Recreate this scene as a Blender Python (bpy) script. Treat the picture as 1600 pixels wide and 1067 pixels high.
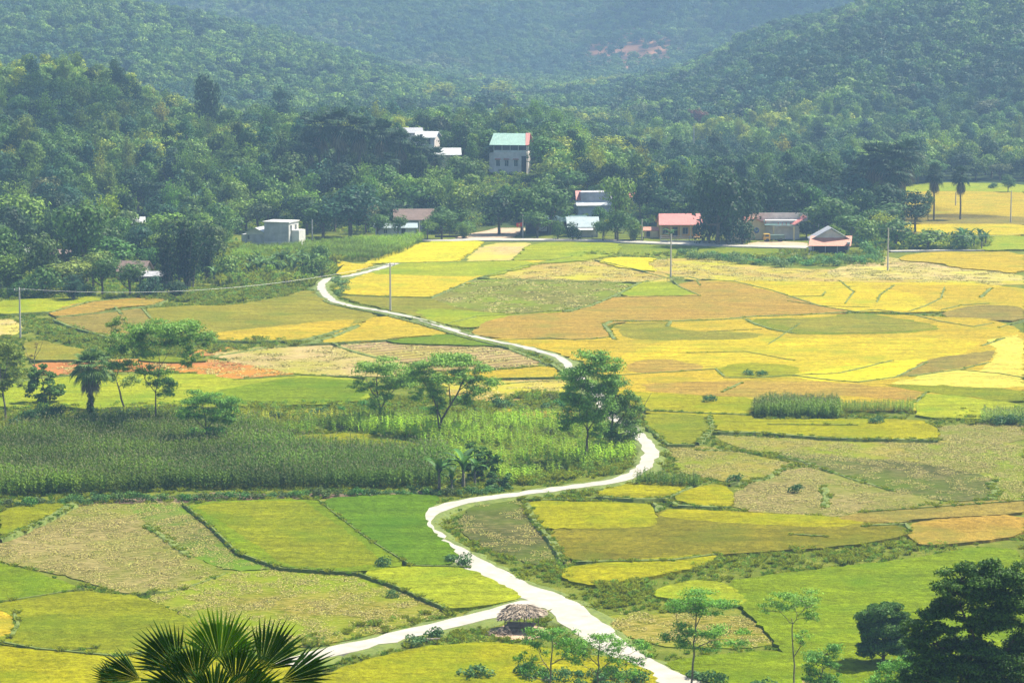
import bpy, math, random
import numpy as np
from mathutils import Vector
from mathutils.geometry import tessellate_polygon
R = math.radians
for o in list(bpy.data.objects): bpy.data.objects.remove(o)
scene = bpy.context.scene
col = scene.collection

# ------------------------------------------------------------------ camera
CAM_H, FPX, HOR = 50.0, 4000.0, 20.0
PITCH = math.atan((533.5 - HOR) / FPX)
cd = bpy.data.cameras.new('camera'); cam = bpy.data.objects.new('camera', cd); col.objects.link(cam)
cd.sensor_width = 36; cd.lens = 90; cd.clip_start = 0.1; cd.clip_end = 9000
cam.location = (0, 0, CAM_H); cam.rotation_euler = (R(90) - PITCH, 0, 0)
cd.dof.use_dof = True; cd.dof.focus_distance = 200; cd.dof.aperture_fstop = 18
scene.camera = cam
# ------------------------------------------------------------------ sky and sun
SUN_EL, SUN_AZ = R(56), R(62)          # azimuth from +Y towards +X
world = bpy.data.worlds.new('World'); scene.world = world; world.use_nodes = True
nt = world.node_tree; bg = nt.nodes['Background']
sky = nt.nodes.new('ShaderNodeTexSky'); sky.sky_type = 'NISHITA'; sky.sun_disc = False
sky.sun_elevation = SUN_EL; sky.sun_rotation = SUN_AZ
nt.links.new(sky.outputs[0], bg.inputs[0]); bg.inputs[1].default_value = 0.09
sd = bpy.data.lights.new('sun', 'SUN'); sd.energy = 5.0; sd.angle = R(0.5); sd.color = (1, 0.915, 0.74)
sun = bpy.data.objects.new('sun', sd); col.objects.link(sun)
sdir = Vector((math.sin(SUN_AZ)*math.cos(SUN_EL), math.cos(SUN_AZ)*math.cos(SUN_EL), math.sin(SUN_EL)))
sun.rotation_euler = sdir.to_track_quat('Z', 'Y').to_euler(); sun.location = (200, 100, 400)
vs = scene.view_settings
vs.view_transform = 'Standard'; vs.look = 'None'; vs.gamma = 1; vs.use_curve_mapping = False
vs.exposure = 1.2
cy = scene.cycles
cy.use_denoising = True; cy.use_adaptive_sampling = True; cy.adaptive_threshold = 0.02
cy.max_bounces = 4; cy.diffuse_bounces = 2; cy.glossy_bounces = 1; cy.transmission_bounces = 2
cy.transparent_max_bounces = 12; cy.volume_bounces = 0
cy.caustics_reflective = False; cy.caustics_refractive = False

# ------------------------------------------------------------------ where a pixel of the 1600-wide photo meets a level, and the terrain
def ray(px, py):
    x, y = (px - 800) / FPX, (533.5 - py) / FPX
    c, s = math.cos(PITCH), math.sin(PITCH)
    return x, c + s * y, -s + c * y
def at(px, py, z=0.0):
    x, Y, Z = ray(px, py); t = (z - CAM_H) / Z
    return Vector((x * t, Y * t, z))
def proj(p):
    c, s = math.cos(PITCH), math.sin(PITCH)
    d = p[1] * c - (p[2] - CAM_H) * s; u = p[1] * s + (p[2] - CAM_H) * c
    return 800 + FPX * p[0] / d, 533.5 - FPX * u / d
def ss(a, b, t):
    t = np.clip((t - a) / (b - a), 0, 1); return t * t * (3 - 2 * t)
def terr(x, Y):
    x = np.asarray(x, float); Y = np.asarray(Y, float)
    px = 800 + FPX * x / np.maximum(Y, 50)
    z = np.where(Y < 165, 45 - 0.273 * Y, 0.0)
    lft = 1 - ss(55, 130, x)
    z = z + 10 * ss(588, 660, Y) * (1 - ss(830, 950, Y)) * (1 - ss(10, 45, x))            # rise behind the village
    z = z + 16 * np.exp(-((Y - 780) / 95)**2) * (1 - ss(-138, -88, x)) * ss(600, 660, Y)  # wooded hill, left
    wob = 6 * np.sin(x / 37 + Y / 91) + 4 * np.sin(x / 17 - Y / 53 + 1)
    z = z + (50 + wob * .6) * np.exp(-((Y - 1420) / 270)**2) * (1 - ss(-230, 10, x) * 1) * ss(900, 1100, Y)
    prof = np.interp(x, [40, 95, 126, 157, 198, 250, 420, 600], [0, 14, 32, 41, 52, 66, 95, 100])
    z = z + (prof + .5 * wob * ss(60, 150, x)) * ss(830, 1230, Y) * (1 - .6 * ss(1300, 1650, Y))
    z = z + (235 + 2 * wob) * ss(1640, 2800, Y)
    z = z + 34 * np.exp(-(((x + 190) + (Y - 2000) * .55) / 110)**2) * ss(1700, 2050, Y)   # spurs of the far mountain
    z = z + 30 * np.exp(-(((x - 160) + (Y - 2000) * .35) / 80)**2) * ss(1700, 2100, Y)
    return z
def tz(x, Y): return float(terr(x, Y))
def ground_at(px, py):
    dx, dy, dz = ray(px, py)
    t = 150.0
    while t < 3400:
        if CAM_H + dz * t < tz(dx * t, dy * t):
            for _ in range(12):
                t -= 0.5
                if CAM_H + dz * t >= tz(dx * t, dy * t): break
            return Vector((dx * t, dy * t, tz(dx * t, dy * t)))
        t += 4 if t < 900 else 8
    return None
def scale_at(p): return FPX / p[1]     # pixels of the photo per metre

# ------------------------------------------------------------------ mesh helpers
class MB:
    """collects geometry as numpy arrays and links it as one mesh object"""
    def __init__(s): s.V = []; s.P = []; s.M = []; s.n = 0
    def add(s, V, F, m=0):
        V = np.asarray(V, float).reshape(-1, 3)
        F = [tuple(int(i) + s.n for i in f) for f in F] if not isinstance(F, np.ndarray) else (F + s.n)
        s.V.append(V); s.P.append(F); s.M.append((len(F), m)); s.n += len(V); return s
    def box(s, c, d, m=0, rz=0.0, rx=0.0, ry=0.0):
        v = np.array([(x, y, z) for x in (-.5, .5) for y in (-.5, .5) for z in (-.5, .5)]) * np.array(d)
        if rx: a, b = math.cos(rx), math.sin(rx); v = v @ np.array([[1, 0, 0], [0, a, -b], [0, b, a]]).T
        if ry: a, b = math.cos(ry), math.sin(ry); v = v @ np.array([[a, 0, b], [0, 1, 0], [-b, 0, a]]).T
        if rz: a, b = math.cos(rz), math.sin(rz); v = v @ np.array([[a, -b, 0], [b, a, 0], [0, 0, 1]]).T
        return s.add(v + np.array(c), [(0, 1, 3, 2), (4, 6, 7, 5), (0, 4, 5, 1), (2, 3, 7, 6), (0, 2, 6, 4), (1, 5, 7, 3)], m)
    def tube(s, pts, rad, n=6, m=0):
        P = [Vector(p) for p in pts]; V = []
        if not hasattr(rad, '__len__'): rad = [rad] * len(P)
        for i, p in enumerate(P):
            t = (P[min(i + 1, len(P) - 1)] - P[max(i - 1, 0)]).normalized()
            a = t.cross(Vector((0.31, 0.95, 0.05)) if abs(t.z) > .9 or abs(t.y) < .9 else Vector((1, 0, 0))).normalized(); b = t.cross(a)
            for k in range(n):
                w = 2 * math.pi * k / n; V.append(p + rad[i] * (a * math.cos(w) + b * math.sin(w)))
        F = [(i * n + k, i * n + (k + 1) % n, (i + 1) * n + (k + 1) % n, (i + 1) * n + k) for i in range(len(P) - 1) for k in range(n)]
        F.append(tuple(range(n))[::-1]); F.append(tuple((len(P) - 1) * n + k for k in range(n)))
        return s.add(np.array([tuple(v) for v in V]), F, m)
    def prism(s, poly, y0, y1, m=0):
        """polygon in x,z swept along y"""
        n = len(poly); V = [(x, y0, z) for x, z in poly] + [(x, y1, z) for x, z in poly]
        return s.add(V, [tuple(range(n))[::-1], tuple(range(n, 2 * n))] + [(i, (i + 1) % n, n + (i + 1) % n, n + i) for i in range(n)], m)
    def slab(s, quad, t, m=0):
        """a sheet of thickness t hung under four corners"""
        q = [Vector(p) for p in quad]; nrm = (q[1] - q[0]).cross(q[3] - q[0]).normalized()
        if nrm.z < 0: nrm = -nrm
        V = [tuple(p) for p in q] + [tuple(p - nrm * t) for p in q]
        return s.add(V, [(0, 1, 2, 3), (7, 6, 5, 4), (0, 4, 5, 1), (1, 5, 6, 2), (2, 6, 7, 3), (3, 7, 4, 0)], m)
    def mesh(s, name, mats, smooth=False):
        me = bpy.data.meshes.new(name)
        V = np.concatenate(s.V) if s.V else np.zeros((0, 3))
        tot, idx, ls = [], [], []
        for F in s.P:
            if isinstance(F, np.ndarray):
                tot.append(np.full(len(F), F.shape[1])); idx.append(F.ravel())
            else:
                tot.append(np.array([len(f) for f in F])); idx.append(np.array([i for f in F for i in f]))
        tot = np.concatenate(tot).astype(np.int32); idx = np.concatenate(idx).astype(np.int32)
        st = np.concatenate([[0], np.cumsum(tot)[:-1]]).astype(np.int32)
        me.vertices.add(len(V)); me.vertices.foreach_set('co', V.ravel().astype(np.float32))
        me.loops.add(len(idx)); me.loops.foreach_set('vertex_index', idx)
        me.polygons.add(len(tot)); me.polygons.foreach_set('loop_start', st); me.polygons.foreach_set('loop_total', tot)
        for m in (mats if isinstance(mats, (list, tuple)) else [mats]): me.materials.append(m)
        me.polygons.foreach_set('material_index', np.concatenate([np.full(n, m) for n, m in s.M]).astype(np.int32))
        me.update(calc_edges=True); me.validate()
        me.polygons.foreach_set('use_smooth', np.full(len(tot), bool(smooth)))
        return me
    def build(s, name, mats, parent=None, smooth=False):
        return link(name, s.mesh(name, mats, smooth), parent)
def link(name, me, parent=None):
    o = bpy.data.objects.new(name, me); col.objects.link(o)
    if parent is not None: o.parent = parent
    return o
def tag(o, label=None, cat=None, group=None, kind=None):
    for k, v in (('label', label), ('category', cat), ('group', group), ('kind', kind)):
        if v: o[k] = v
    return o
def empty(name, loc, rz=0.0):
    o = bpy.data.objects.new(name, None); col.objects.link(o); o.location = loc; o.rotation_euler = (0, 0, rz)
    o.empty_display_size = .5; return o
kids = {}
def copy_tree(o, parent=None):
    c = o.copy(); col.objects.link(c)
    if parent is not None: c.parent = parent
    for ch in o.children: copy_tree(ch, c)
    return c

# ------------------------------------------------------------------ materials
def newmat(name):
    m = bpy.data.materials.new(name); m.use_nodes = True; return m, m.node_tree, m.node_tree.nodes['Principled BSDF']
def N(nt, typ, ins=None, **kw):
    n = nt.nodes.new(typ)
    for k, v in kw.items(): setattr(n, k, v)
    for k, v in (ins or {}).items():
        if isinstance(v, bpy.types.NodeSocket): nt.links.new(v, n.inputs[k])
        else: n.inputs[k].default_value = v
    return n
def ramp(nt, fac, stops):
    r = nt.nodes.new('ShaderNodeValToRGB'); e = r.color_ramp.elements
    while len(e) < len(stops): e.new(0.5)
    for i, (p, c) in enumerate(stops): e[i].position = p; e[i].color = (*c, 1) if len(c) == 3 else c
    nt.links.new(fac, r.inputs[0]); return r.outputs[0]
def mixc(nt, fac, a, b, mode='MIX'):
    n = nt.nodes.new('ShaderNodeMix'); n.data_type = 'RGBA'; n.blend_type = mode
    for i, v in ((0, fac), (6, a), (7, b)):
        if isinstance(v, bpy.types.NodeSocket): nt.links.new(v, n.inputs[i])
        else: n.inputs[i].default_value = v if i == 0 else ((*v, 1) if len(v) == 3 else v)
    return n.outputs[2]
def noise(nt, scale, detail=3, vec=None, rough=.55):
    n = N(nt, 'ShaderNodeTexNoise', {'Scale': scale, 'Detail': detail, 'Roughness': rough})
    if vec is not None: nt.links.new(vec, n.inputs['Vector'])
    return n.outputs[0]
def wpos(nt, scale=(1, 1, 1), rz=0.0):
    g = N(nt, 'ShaderNodeNewGeometry'); mp = N(nt, 'ShaderNodeMapping', {'Vector': g.outputs['Position'], 'Scale': scale, 'Rotation': (0, 0, rz)})
    return mp.outputs[0]
def simple(name, c, rough=.7, metal=0.0, var=.15, vscale=1.2, c2=None, bump=0.0):
    m, nt, b = newmat(name)
    tc = N(nt, 'ShaderNodeTexCoord')
    f = noise(nt, vscale, 5, tc.outputs['Object'], .65)
    d = c2 or tuple(x * (1 - 2.2 * var) for x in c)
    nt.links.new(ramp(nt, f, [(.32, d), (.66, tuple(min(x * (1 + .5 * var), 1) for x in c))]), b.inputs['Base Color'])
    b.inputs['Roughness'].default_value = rough; b.inputs['Metallic'].default_value = metal
    if bump:
        bp = N(nt, 'ShaderNodeBump', {'Strength': bump, 'Height': f, 'Distance': .1}); nt.links.new(bp.outputs[0], b.inputs['Normal'])
    return m
def leafmat(name, source, c=(0.05, 0.09, 0.02), spread=.5, trans=.25, hue=(1.18, 1.1, .75)):
    """source: 'object' takes the thing's own colour, 'instance' a tint stored on each copy, 'fixed' the colour c"""
    m, nt, b = newmat(name)
    g = N(nt, 'ShaderNodeNewGeometry')
    if source == 'object': base = N(nt, 'ShaderNodeObjectInfo').outputs['Color']
    elif source == 'instance': base = N(nt, 'ShaderNodeAttribute', attribute_type='INSTANCER', attribute_name='tint').outputs['Color']
    else:
        rgb = N(nt, 'ShaderNodeRGB'); rgb.outputs[0].default_value = (*c, 1); base = rgb.outputs[0]
    v = N(nt, 'ShaderNodeMapRange', {0: g.outputs['Random Per Island'], 3: 1 - spread, 4: 1 + spread})
    a = N(nt, 'ShaderNodeVectorMath', {0: base, 1: v.outputs[0]}, operation='MULTIPLY')
    w = N(nt, 'ShaderNodeVectorMath', {0: a.outputs[0], 1: hue}, operation='MULTIPLY')
    tc = N(nt, 'ShaderNodeTexCoord')
    pn = noise(nt, .55, 2, tc.outputs['Object'])
    f = N(nt, 'ShaderNodeMapRange', {0: pn, 1: .45, 2: .7})
    colr = mixc(nt, f.outputs[0], a.outputs[0], w.outputs[0])
    nt.links.new(colr, b.inputs['Base Color']); b.inputs['Roughness'].default_value = .55
    b.inputs['Specular IOR Level'].default_value = .14
    tr = N(nt, 'ShaderNodeBsdfTranslucent'); nt.links.new(mixc(nt, .5, colr, w.outputs[0]), tr.inputs[0])
    ms = N(nt, 'ShaderNodeMixShader', {0: trans, 1: b.outputs[0], 2: tr.outputs[0]})
    nt.links.new(ms.outputs[0], nt.nodes['Material Output'].inputs[0])
    return m
HAZE = 0.00029
M = {}
M['bark'] = simple('bark', (.16, .12, .085), .9, var=.3, vscale=4, bump=.4)
M['pale_bark'] = simple('pale_bark', (.26, .22, .17), .9, var=.3, vscale=4, bump=.4)
M['leaf'] = leafmat('leaf', 'object')
M['leaf_wood'] = leafmat('leaf_wood', 'instance')
M['leaf_far'] = leafmat('leaf_far', 'instance', spread=.22)
M['dry_leaf'] = leafmat('dry_leaf', 'fixed', (.22, .19, .12), .5, .15)
M['palm_leaf'] = leafmat('palm_leaf', 'object', spread=.35, trans=.2, hue=(1.15, 1.1, .8))
M['straw'] = leafmat('straw', 'fixed', (.39, .33, .105), .8, .15, (.75, .95, .45))
M['grass'] = leafmat('grass_blades', 'fixed', (.27, .36, .04), .45, .5, (1.5, 1.1, .7))
M['weed'] = leafmat('weed_leaves', 'fixed', (.16, .29, .035), .5, .45, (1.4, 1.15, .6))
M['corn'] = leafmat('corn_leaves', 'instance', spread=.4, trans=.3, hue=(1.4, 1.2, .8))
M['tassel'] = leafmat('corn_tassel', 'fixed', (.30, .30, .15), .3, .1)
# ------------------------------------------------------------------ foliage geometry
def leaf_quads(C, Nn, L, W, rng, droop=0.0):
    n = len(C); Nn = Nn / np.maximum(np.linalg.norm(Nn, axis=1, keepdims=True), 1e-6)
    T = np.cross(Nn, rng.normal(size=(n, 3))); T /= np.maximum(np.linalg.norm(T, axis=1, keepdims=True), 1e-6)
    B = np.cross(Nn, T); L = (np.asarray(L) * np.ones(n))[:, None] / 2; W = (np.asarray(W) * np.ones(n))[:, None] / 2
    V = np.stack([C - T * L, C - B * W, C + T * L - Nn * droop, C + B * W], 1).reshape(-1, 3)
    return V, np.arange(4 * n).reshape(-1, 4)
def sphere_dirs(n, rng):
    d = rng.normal(size=(n, 3)); return d / np.linalg.norm(d, axis=1, keepdims=True)
def blob_leaves(mb, blobs, n, size, rng, m=0, flat=1.0, rough=.6, aspect=.6, loose=False):
    """leaves over ellipsoidal clumps: blobs = [(centre, (rx, ry, rz))]"""
    w = np.array([b[1][0] * b[1][1] + b[1][0] * b[1][2] for b in blobs]); idx = rng.choice(len(blobs), n, p=w / w.sum())
    C = np.array([b[0] for b in blobs])[idx]; Rr = np.array([b[1] for b in blobs])[idx]
    d = sphere_dirs(n, rng); d[:, 2] = np.where(rng.random(n) < .25, -np.abs(d[:, 2]), np.abs(d[:, 2]) * 1.0)
    d /= np.linalg.norm(d, axis=1, keepdims=True)
    rr = (rng.uniform(.2, 1.45, n) if loose else np.where(rng.random(n) < .8, rng.uniform(.82, 1.08, n), rng.uniform(.4, .9, n)))[:, None]
    P = C + d * Rr * rr
    nn = d / Rr * Rr.mean(1, keepdims=True) + rng.normal(size=(n, 3)) * rough; nn[:, 2] = nn[:, 2] * flat + (flat - 1) * .5
    s = size * rng.uniform(.6, 1.4, n)
    V, F = leaf_quads(P, nn, s, s * aspect, rng); mb.add(V, F, m)
def crown_blobs(rng, rad, hgt, zc, n, r0=.47):
    out = []
    for k in range(n):
        d = sphere_dirs(1, rng)[0]; q = rng.uniform(.35, .78)
        c = np.array([d[0] * rad * q, d[1] * rad * q, zc + d[2] * hgt * q * .9])
        r = rad * rng.uniform(.7, 1.25) * r0
        out.append((c, (r, r, r * rng.uniform(.6, .95))))
    return out
def limb(mb, a, b, r0, r1, rng, n=4, m=0, sag=.08, seg=4):
    a, b = np.array(a, float), np.array(b, float); L = np.linalg.norm(b - a)
    pts = []; off = rng.normal(size=3) * L * sag
    for i in range(seg + 1):
        t = i / seg; p = a + (b - a) * t; p[2] += L * .10 * math.sin(math.pi * t) * 0
        p += off * math.sin(math.pi * t) + rng.normal(size=3) * L * .015 * (0 < i < seg); pts.append(p)
    mb.tube(pts, [r0 + (r1 - r0) * i / seg for i in range(seg + 1)], n, m)
    return pts
def broad_meshes(name, seed, rad=3.6, H=9.0, nblob=16, nleaf=1500, size=.55, rough=.28, crown_h=None, mat='leaf', zbase=.22, trunk=True):
    rng = np.random.default_rng(seed); ch = crown_h or (H * (1 - zbase)) / 2; zc = H - ch
    bl = crown_blobs(rng, rad, ch, zc, nblob)
    bl.append((np.array([0, 0, zc]), (rad * .62, rad * .62, ch * .75)))
    mb = MB(); blob_leaves(mb, bl, nleaf, size, rng, rough=rough)
    cm = mb.mesh(name + '_crown', M[mat])
    tb = MB(); tb.tube([(0, 0, -.6), (.05, 0, H * .2), (0, .1, zc)], [rad * .075, rad * .06, rad * .035], 6)
    for b in bl[:4]: limb(tb, (0, 0, H * .25), b[0], rad * .04, rad * .015, rng)
    return cm, tb.mesh(name + '_trunk', M['bark'])
def bamboo_meshes(name, seed, rad=3.2, H=11.0, ncul=22, nleaf=2600, size=.5, mat='leaf'):
    rng = np.random.default_rng(seed); mb = MB(); tb = MB(); C = []; D = []
    for k in range(ncul):
        a = rng.uniform(0, 6.28); q = rng.uniform(.1, 1); h = H * rng.uniform(.65, 1); out = rad * q
        pts = [np.array([math.cos(a) * (.25 * out + .15 * out * t + .6 * out * t * t * t), math.sin(a) * (.25 * out + .15 * out * t + .6 * out * t * t * t), h * (t - .16 * t ** 4 * q * 1.6)]) for t in np.linspace(0, 1, 7)]
        tb.tube(pts, [.05, .05, .045, .04, .03, .02, .01], 4)
        for _ in range(nleaf // ncul):
            t = rng.uniform(.12, 1) ** .8; i = min(int(t * 6), 5); f = t * 6 - i
            C.append(pts[i] * (1 - f) + pts[i + 1] * f + rng.normal(size=3) * np.array([.42, .42, .35]) * (rad / 3.2) * 1.1)
    C = np.array(C); nn = rng.normal(size=C.shape) * .6 + np.array([0, 0, .7])
    s = size * rng.uniform(.6, 1.4, len(C)); V, F = leaf_quads(C, nn, s, s * .4, rng, .08); mb.add(V, F)
    return mb.mesh(name + '_crown', M[mat]), tb.mesh(name + '_culms', M['pale_bark'])
def fan_leaf(mb, base, dirv, up, L, nseg, spread, rng, m=0, split=.5, droop=.25, w=1.0):
    """a palmate leaf: pleated blades joined for part of their length, tips free"""
    dirv = Vector(dirv).normalized(); side = dirv.cross(Vector(up)).normalized(); nrm = side.cross(dirv).normalized()
    base = Vector(base); V = []; F = []
    for k in range(nseg):
        a = (k + .5) / nseg * 2 - 1; ang = a * spread; da = spread / nseg * w
        ln = L * (1 - .22 * abs(a) ** 2) * rng.uniform(.93, 1.05)
        ang += rng.normal() * da * .18; d0 = dirv * math.cos(ang) + side * math.sin(ang)
        dl = dirv * math.cos(ang - da) + side * math.sin(ang - da); dr = dirv * math.cos(ang + da) + side * math.sin(ang + da)
        cup = nrm * (.10 * L * (a * a)); n0 = len(V)
        mid = split * ln
        tipd = -Vector((0, 0, 1)) * droop * ln * rng.uniform(.4, 1.3)
        pl = nrm * ln * .018
        V += [base + d0 * .03 * L, base + dl * mid * .98 + cup * .5 - pl, base + d0 * mid + cup * .5 + pl, base + dr * mid * .98 + cup * .5 - pl,
              base + (d0 * .6 + dl * .4) * ln * .8 + cup + tipd * .35 - pl * .5, base + d0 * ln * .8 + cup + tipd * .35 + pl * .5, base + (d0 * .6 + dr * .4) * ln * .8 + cup + tipd * .35 - pl * .5,
              base + d0 * ln + cup + tipd]
        F += [(n0, n0 + 1, n0 + 2), (n0, n0 + 2, n0 + 3), (n0 + 1, n0 + 4, n0 + 5, n0 + 2), (n0 + 2, n0 + 5, n0 + 6, n0 + 3), (n0 + 4, n0 + 7, n0 + 5), (n0 + 5, n0 + 7, n0 + 6)]
    mb.add([tuple(v) for v in V], F, m)
def palm_meshes(name, seed, H=8.0, L=1.3, nleaf=34, nseg=14, skirt=True, rt=.2, pet=1.0):
    rng = np.random.default_rng(seed); mb = MB(); sk = MB(); tb = MB()
    tb.tube([(0, 0, -.5), (.08, 0, H * .3), (-.05, .05, H * .7), (0, 0, H)], [rt * 1.25, rt, rt * .9, rt], 8)
    for k in range(nleaf):
        a = k * 2.399 + rng.uniform(-.3, .3); t = k / (nleaf - 1); el = R(80 - 110 * t + rng.uniform(-9, 9))
        d = Vector((math.cos(a) * math.cos(el), math.sin(a) * math.cos(el), math.sin(el)))
        p0 = Vector((0, 0, H - .1)); p1 = p0 + d * pet * rng.uniform(.8, 1.15); mb.tube([p0, p1], [.03, .02], 4)
        up = Vector((0, 0, 1)) if abs(d.z) < .85 else Vector((math.cos(a), math.sin(a), 0)) * -1
        d2 = (d + Vector((0, 0, -.25 - .3 * t))).normalized()
        fan_leaf(mb, p1, d2, up, L, nseg, R(100), rng, droop=.35)
    if skirt:
        for k in range(26):
            a = rng.uniform(0, 6.28); el = R(rng.uniform(-80, -45)); zz = H - rng.uniform(.2, 1.3)
            d = Vector((math.cos(a) * math.cos(el), math.sin(a) * math.cos(el), math.sin(el)))
            fan_leaf(sk, Vector((0, 0, zz)) + d * .5, d, Vector((math.cos(a), math.sin(a), .3)), L * 1.05, 9, R(45), rng, droop=.5, split=.35)
    return mb.mesh(name + '_fronds', M['palm_leaf']), tb.mesh(name + '_trunk', M['bark']), (sk.mesh(name + '_skirt', M['dry_leaf']) if skirt else None)
def arch_leaf(mb, p0, a, L, W, el0, curl, m=0, seg=6, tear=0, rng=None):
    """a long strap leaf with a midrib, arching over"""
    p = Vector(p0); h = Vector((math.cos(a), math.sin(a), 0)); sd = Vector((-math.sin(a), math.cos(a), 0)); el = el0; V = []; st = L / seg
    for i in range(seg + 1):
        t = i / seg; w = W * .5 * (math.sin(math.pi * min(t * .88 + .12, 1)) ** .7 if t < 1 else .05)
        up = Vector((0, 0, 1)) * math.cos(el) - h * math.sin(el)
        V += [p - sd * w + up * w * .35, p, p + sd * w + up * w * .35]
        p = p + (h * math.cos(el) + Vector((0, 0, math.sin(el)))) * st; el -= curl / seg
    F = []
    for i in range(seg):
        b = i * 3; F += [(b, b + 1, b + 4, b + 3), (b + 1, b + 2, b + 5, b + 4)]
    mb.add([tuple(v) for v in V], F, m)
def banana_meshes(name, seed, H=3.6):
    rng = np.random.default_rng(seed); mb = MB(); tb = MB()
    tb.tube([(0, 0, -.2), (.03, 0, H * .3), (0, 0, H * .6)], [.17, .13, .08], 7)
    for k in range(9):
        arch_leaf(mb, (0, 0, H * rng.uniform(.3, .62)), k * 2.4 + rng.uniform(-.4, .4), H * rng.uniform(.55, .75), .5, R(rng.uniform(45, 82)), R(rng.uniform(60, 130)))
    return mb.mesh(name + '_leaves', M['leaf']), tb.mesh(name + '_stem', M['pale_bark'])
def proto(name, me):                      # source shape for the uncountable ground cover and far woods
    return bpy.data.objects.new(name, me)
def corn_proto(seed, H=2.2, mat='corn'):
    rng = np.random.default_rng(seed); mb = MB()
    mb.tube([(0, 0, 0), (rng.normal() * .05, rng.normal() * .05, H * .9)], [.02, .012], 3)
    for k in range(9):
        arch_leaf(mb, (0, 0, H * (.12 + .08 * k)), k * 3.14 + rng.uniform(-.6, .6), rng.uniform(.65, .95), .15, R(rng.uniform(38, 62)), R(rng.uniform(90, 165)), seg=4)
    for k in range(5):
        arch_leaf(mb, (0, 0, H * .88), rng.uniform(0, 6.28), .34, .035, R(75), R(35), m=1, seg=2)
    return proto('corn_plant_shape', mb.mesh('corn_plant_shape', [M[mat], M['tassel']]))
def cane_proto(seed):
    rng = np.random.default_rng(seed); mb = MB()
    for q in range(4):
        x, y = rng.normal(size=2) * .25
        for k in range(7):
            arch_leaf(mb, (x, y, .8 + .15 * k), rng.uniform(0, 6.28), rng.uniform(1.0, 1.5), .07, R(rng.uniform(60, 85)), R(rng.uniform(60, 120)), seg=4)
        mb.tube([(x, y, 0), (x, y, 1.9)], [.03, .02], 3)
    return proto('sugarcane_shape', mb.mesh('sugarcane_shape', [M['corn']]))
def tuft_proto(name, seed, size, n, h, w, mat, blades=3, lean=.5):
    """a square patch of grass-like blades"""
    rng = np.random.default_rng(seed); n3 = n * blades
    c = rng.uniform(-size / 2, size / 2, (n, 2)).repeat(blades, 0) + rng.normal(size=(n3, 2)) * .04
    a = rng.uniform(0, 6.28, n3); hh = h * rng.uniform(.6, 1.25, n3); ln = hh * rng.uniform(.1, lean, n3)
    d = np.stack([np.cos(a), np.sin(a)], 1); sdv = np.stack([-d[:, 1], d[:, 0]], 1) * w / 2
    z0 = np.zeros((n3, 1)); P = lambda xy, z: np.concatenate([xy, z], 1)
    V = np.stack([P(c - sdv, z0), P(c + sdv, z0), P(c + d * (ln * .5)[:, None] + sdv * .8, (hh * .65)[:, None]), P(c + d * ln[:, None] * 1.6, hh[:, None] * .95), P(c + d * (ln * .5)[:, None] - sdv * .8, (hh * .65)[:, None])], 1)
    mb = MB(); mb.add(V.reshape(-1, 3), np.arange(5 * n3).reshape(-1, 5)); return proto(name, mb.mesh(name, [M[mat] if isinstance(mat, str) else mat]))
def straw_proto(seed, size=1.8, n=150, L=.16):
    rng = np.random.default_rng(seed); C = np.stack([rng.uniform(-size / 2, size / 2, n), rng.uniform(-size / 2, size / 2, n), rng.uniform(.01, .07, n)], 1)
    nn = rng.normal(size=(n, 3)) * .22 + np.array([0, 0, 1]); s = L * rng.uniform(.5, 1.4, n); V, F = leaf_quads(C, nn, s, s * .4, rng)
    mb = MB(); mb.add(V, F); return proto('straw_shape', mb.mesh('straw_shape', [M['straw']]))
def weed_proto(seed, rad=.5, h=.5, n=70, mat='weed', size=.16):
    rng = np.random.default_rng(seed); mb = MB(); bl = [(np.array([rng.normal() * rad * .4, rng.normal() * rad * .4, h * .4]), (rad * .6, rad * .6, h * .6)) for _ in range(4)]
    blob_leaves(mb, bl, n, size, rng); return proto('weed_shape', mb.mesh('weed_shape', [M[mat]]))

# ------------------------------------------------------------------ scattering (only for what nobody could count)
_gn = {}
def gn_points(protos, key):
    if key in _gn: return _gn[key]
    g = bpy.data.node_groups.new('scatter', 'GeometryNodeTree')
    g.interface.new_socket('Geometry', in_out='INPUT', socket_type='NodeSocketGeometry'); g.interface.new_socket('Geometry', in_out='OUTPUT', socket_type='NodeSocketGeometry')
    gi = g.nodes.new('NodeGroupInput'); go = g.nodes.new('NodeGroupOutput'); L = g.links.new
    ip = g.nodes.new('GeometryNodeInstanceOnPoints'); gt = g.nodes.new('GeometryNodeGeometryToInstance')
    for p in protos:
        oi = g.nodes.new('GeometryNodeObjectInfo'); oi.inputs[0].default_value = p; oi.inputs[1].default_value = False; L(oi.outputs['Geometry'], gt.inputs[0])
    mp = g.nodes.new('GeometryNodeMeshToPoints'); L(gi.outputs[0], mp.inputs[0]); L(mp.outputs[0], ip.inputs[0]); L(gt.outputs[0], ip.inputs[2])
    ip.inputs['Pick Instance'].default_value = True
    rv = g.nodes.new('FunctionNodeRandomValue'); rv.data_type = 'FLOAT_VECTOR'; rv.inputs[0].default_value = (-.05, -.05, 0); rv.inputs[1].default_value = (.05, .05, 6.283); L(rv.outputs[0], ip.inputs['Rotation'])
    sa = g.nodes.new('GeometryNodeInputNamedAttribute'); sa.data_type = 'FLOAT'; sa.inputs[0].default_value = 'scl'; L(sa.outputs[0], ip.inputs['Scale'])
    L(ip.outputs[0], go.inputs[0]); _gn[key] = g; return g
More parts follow.
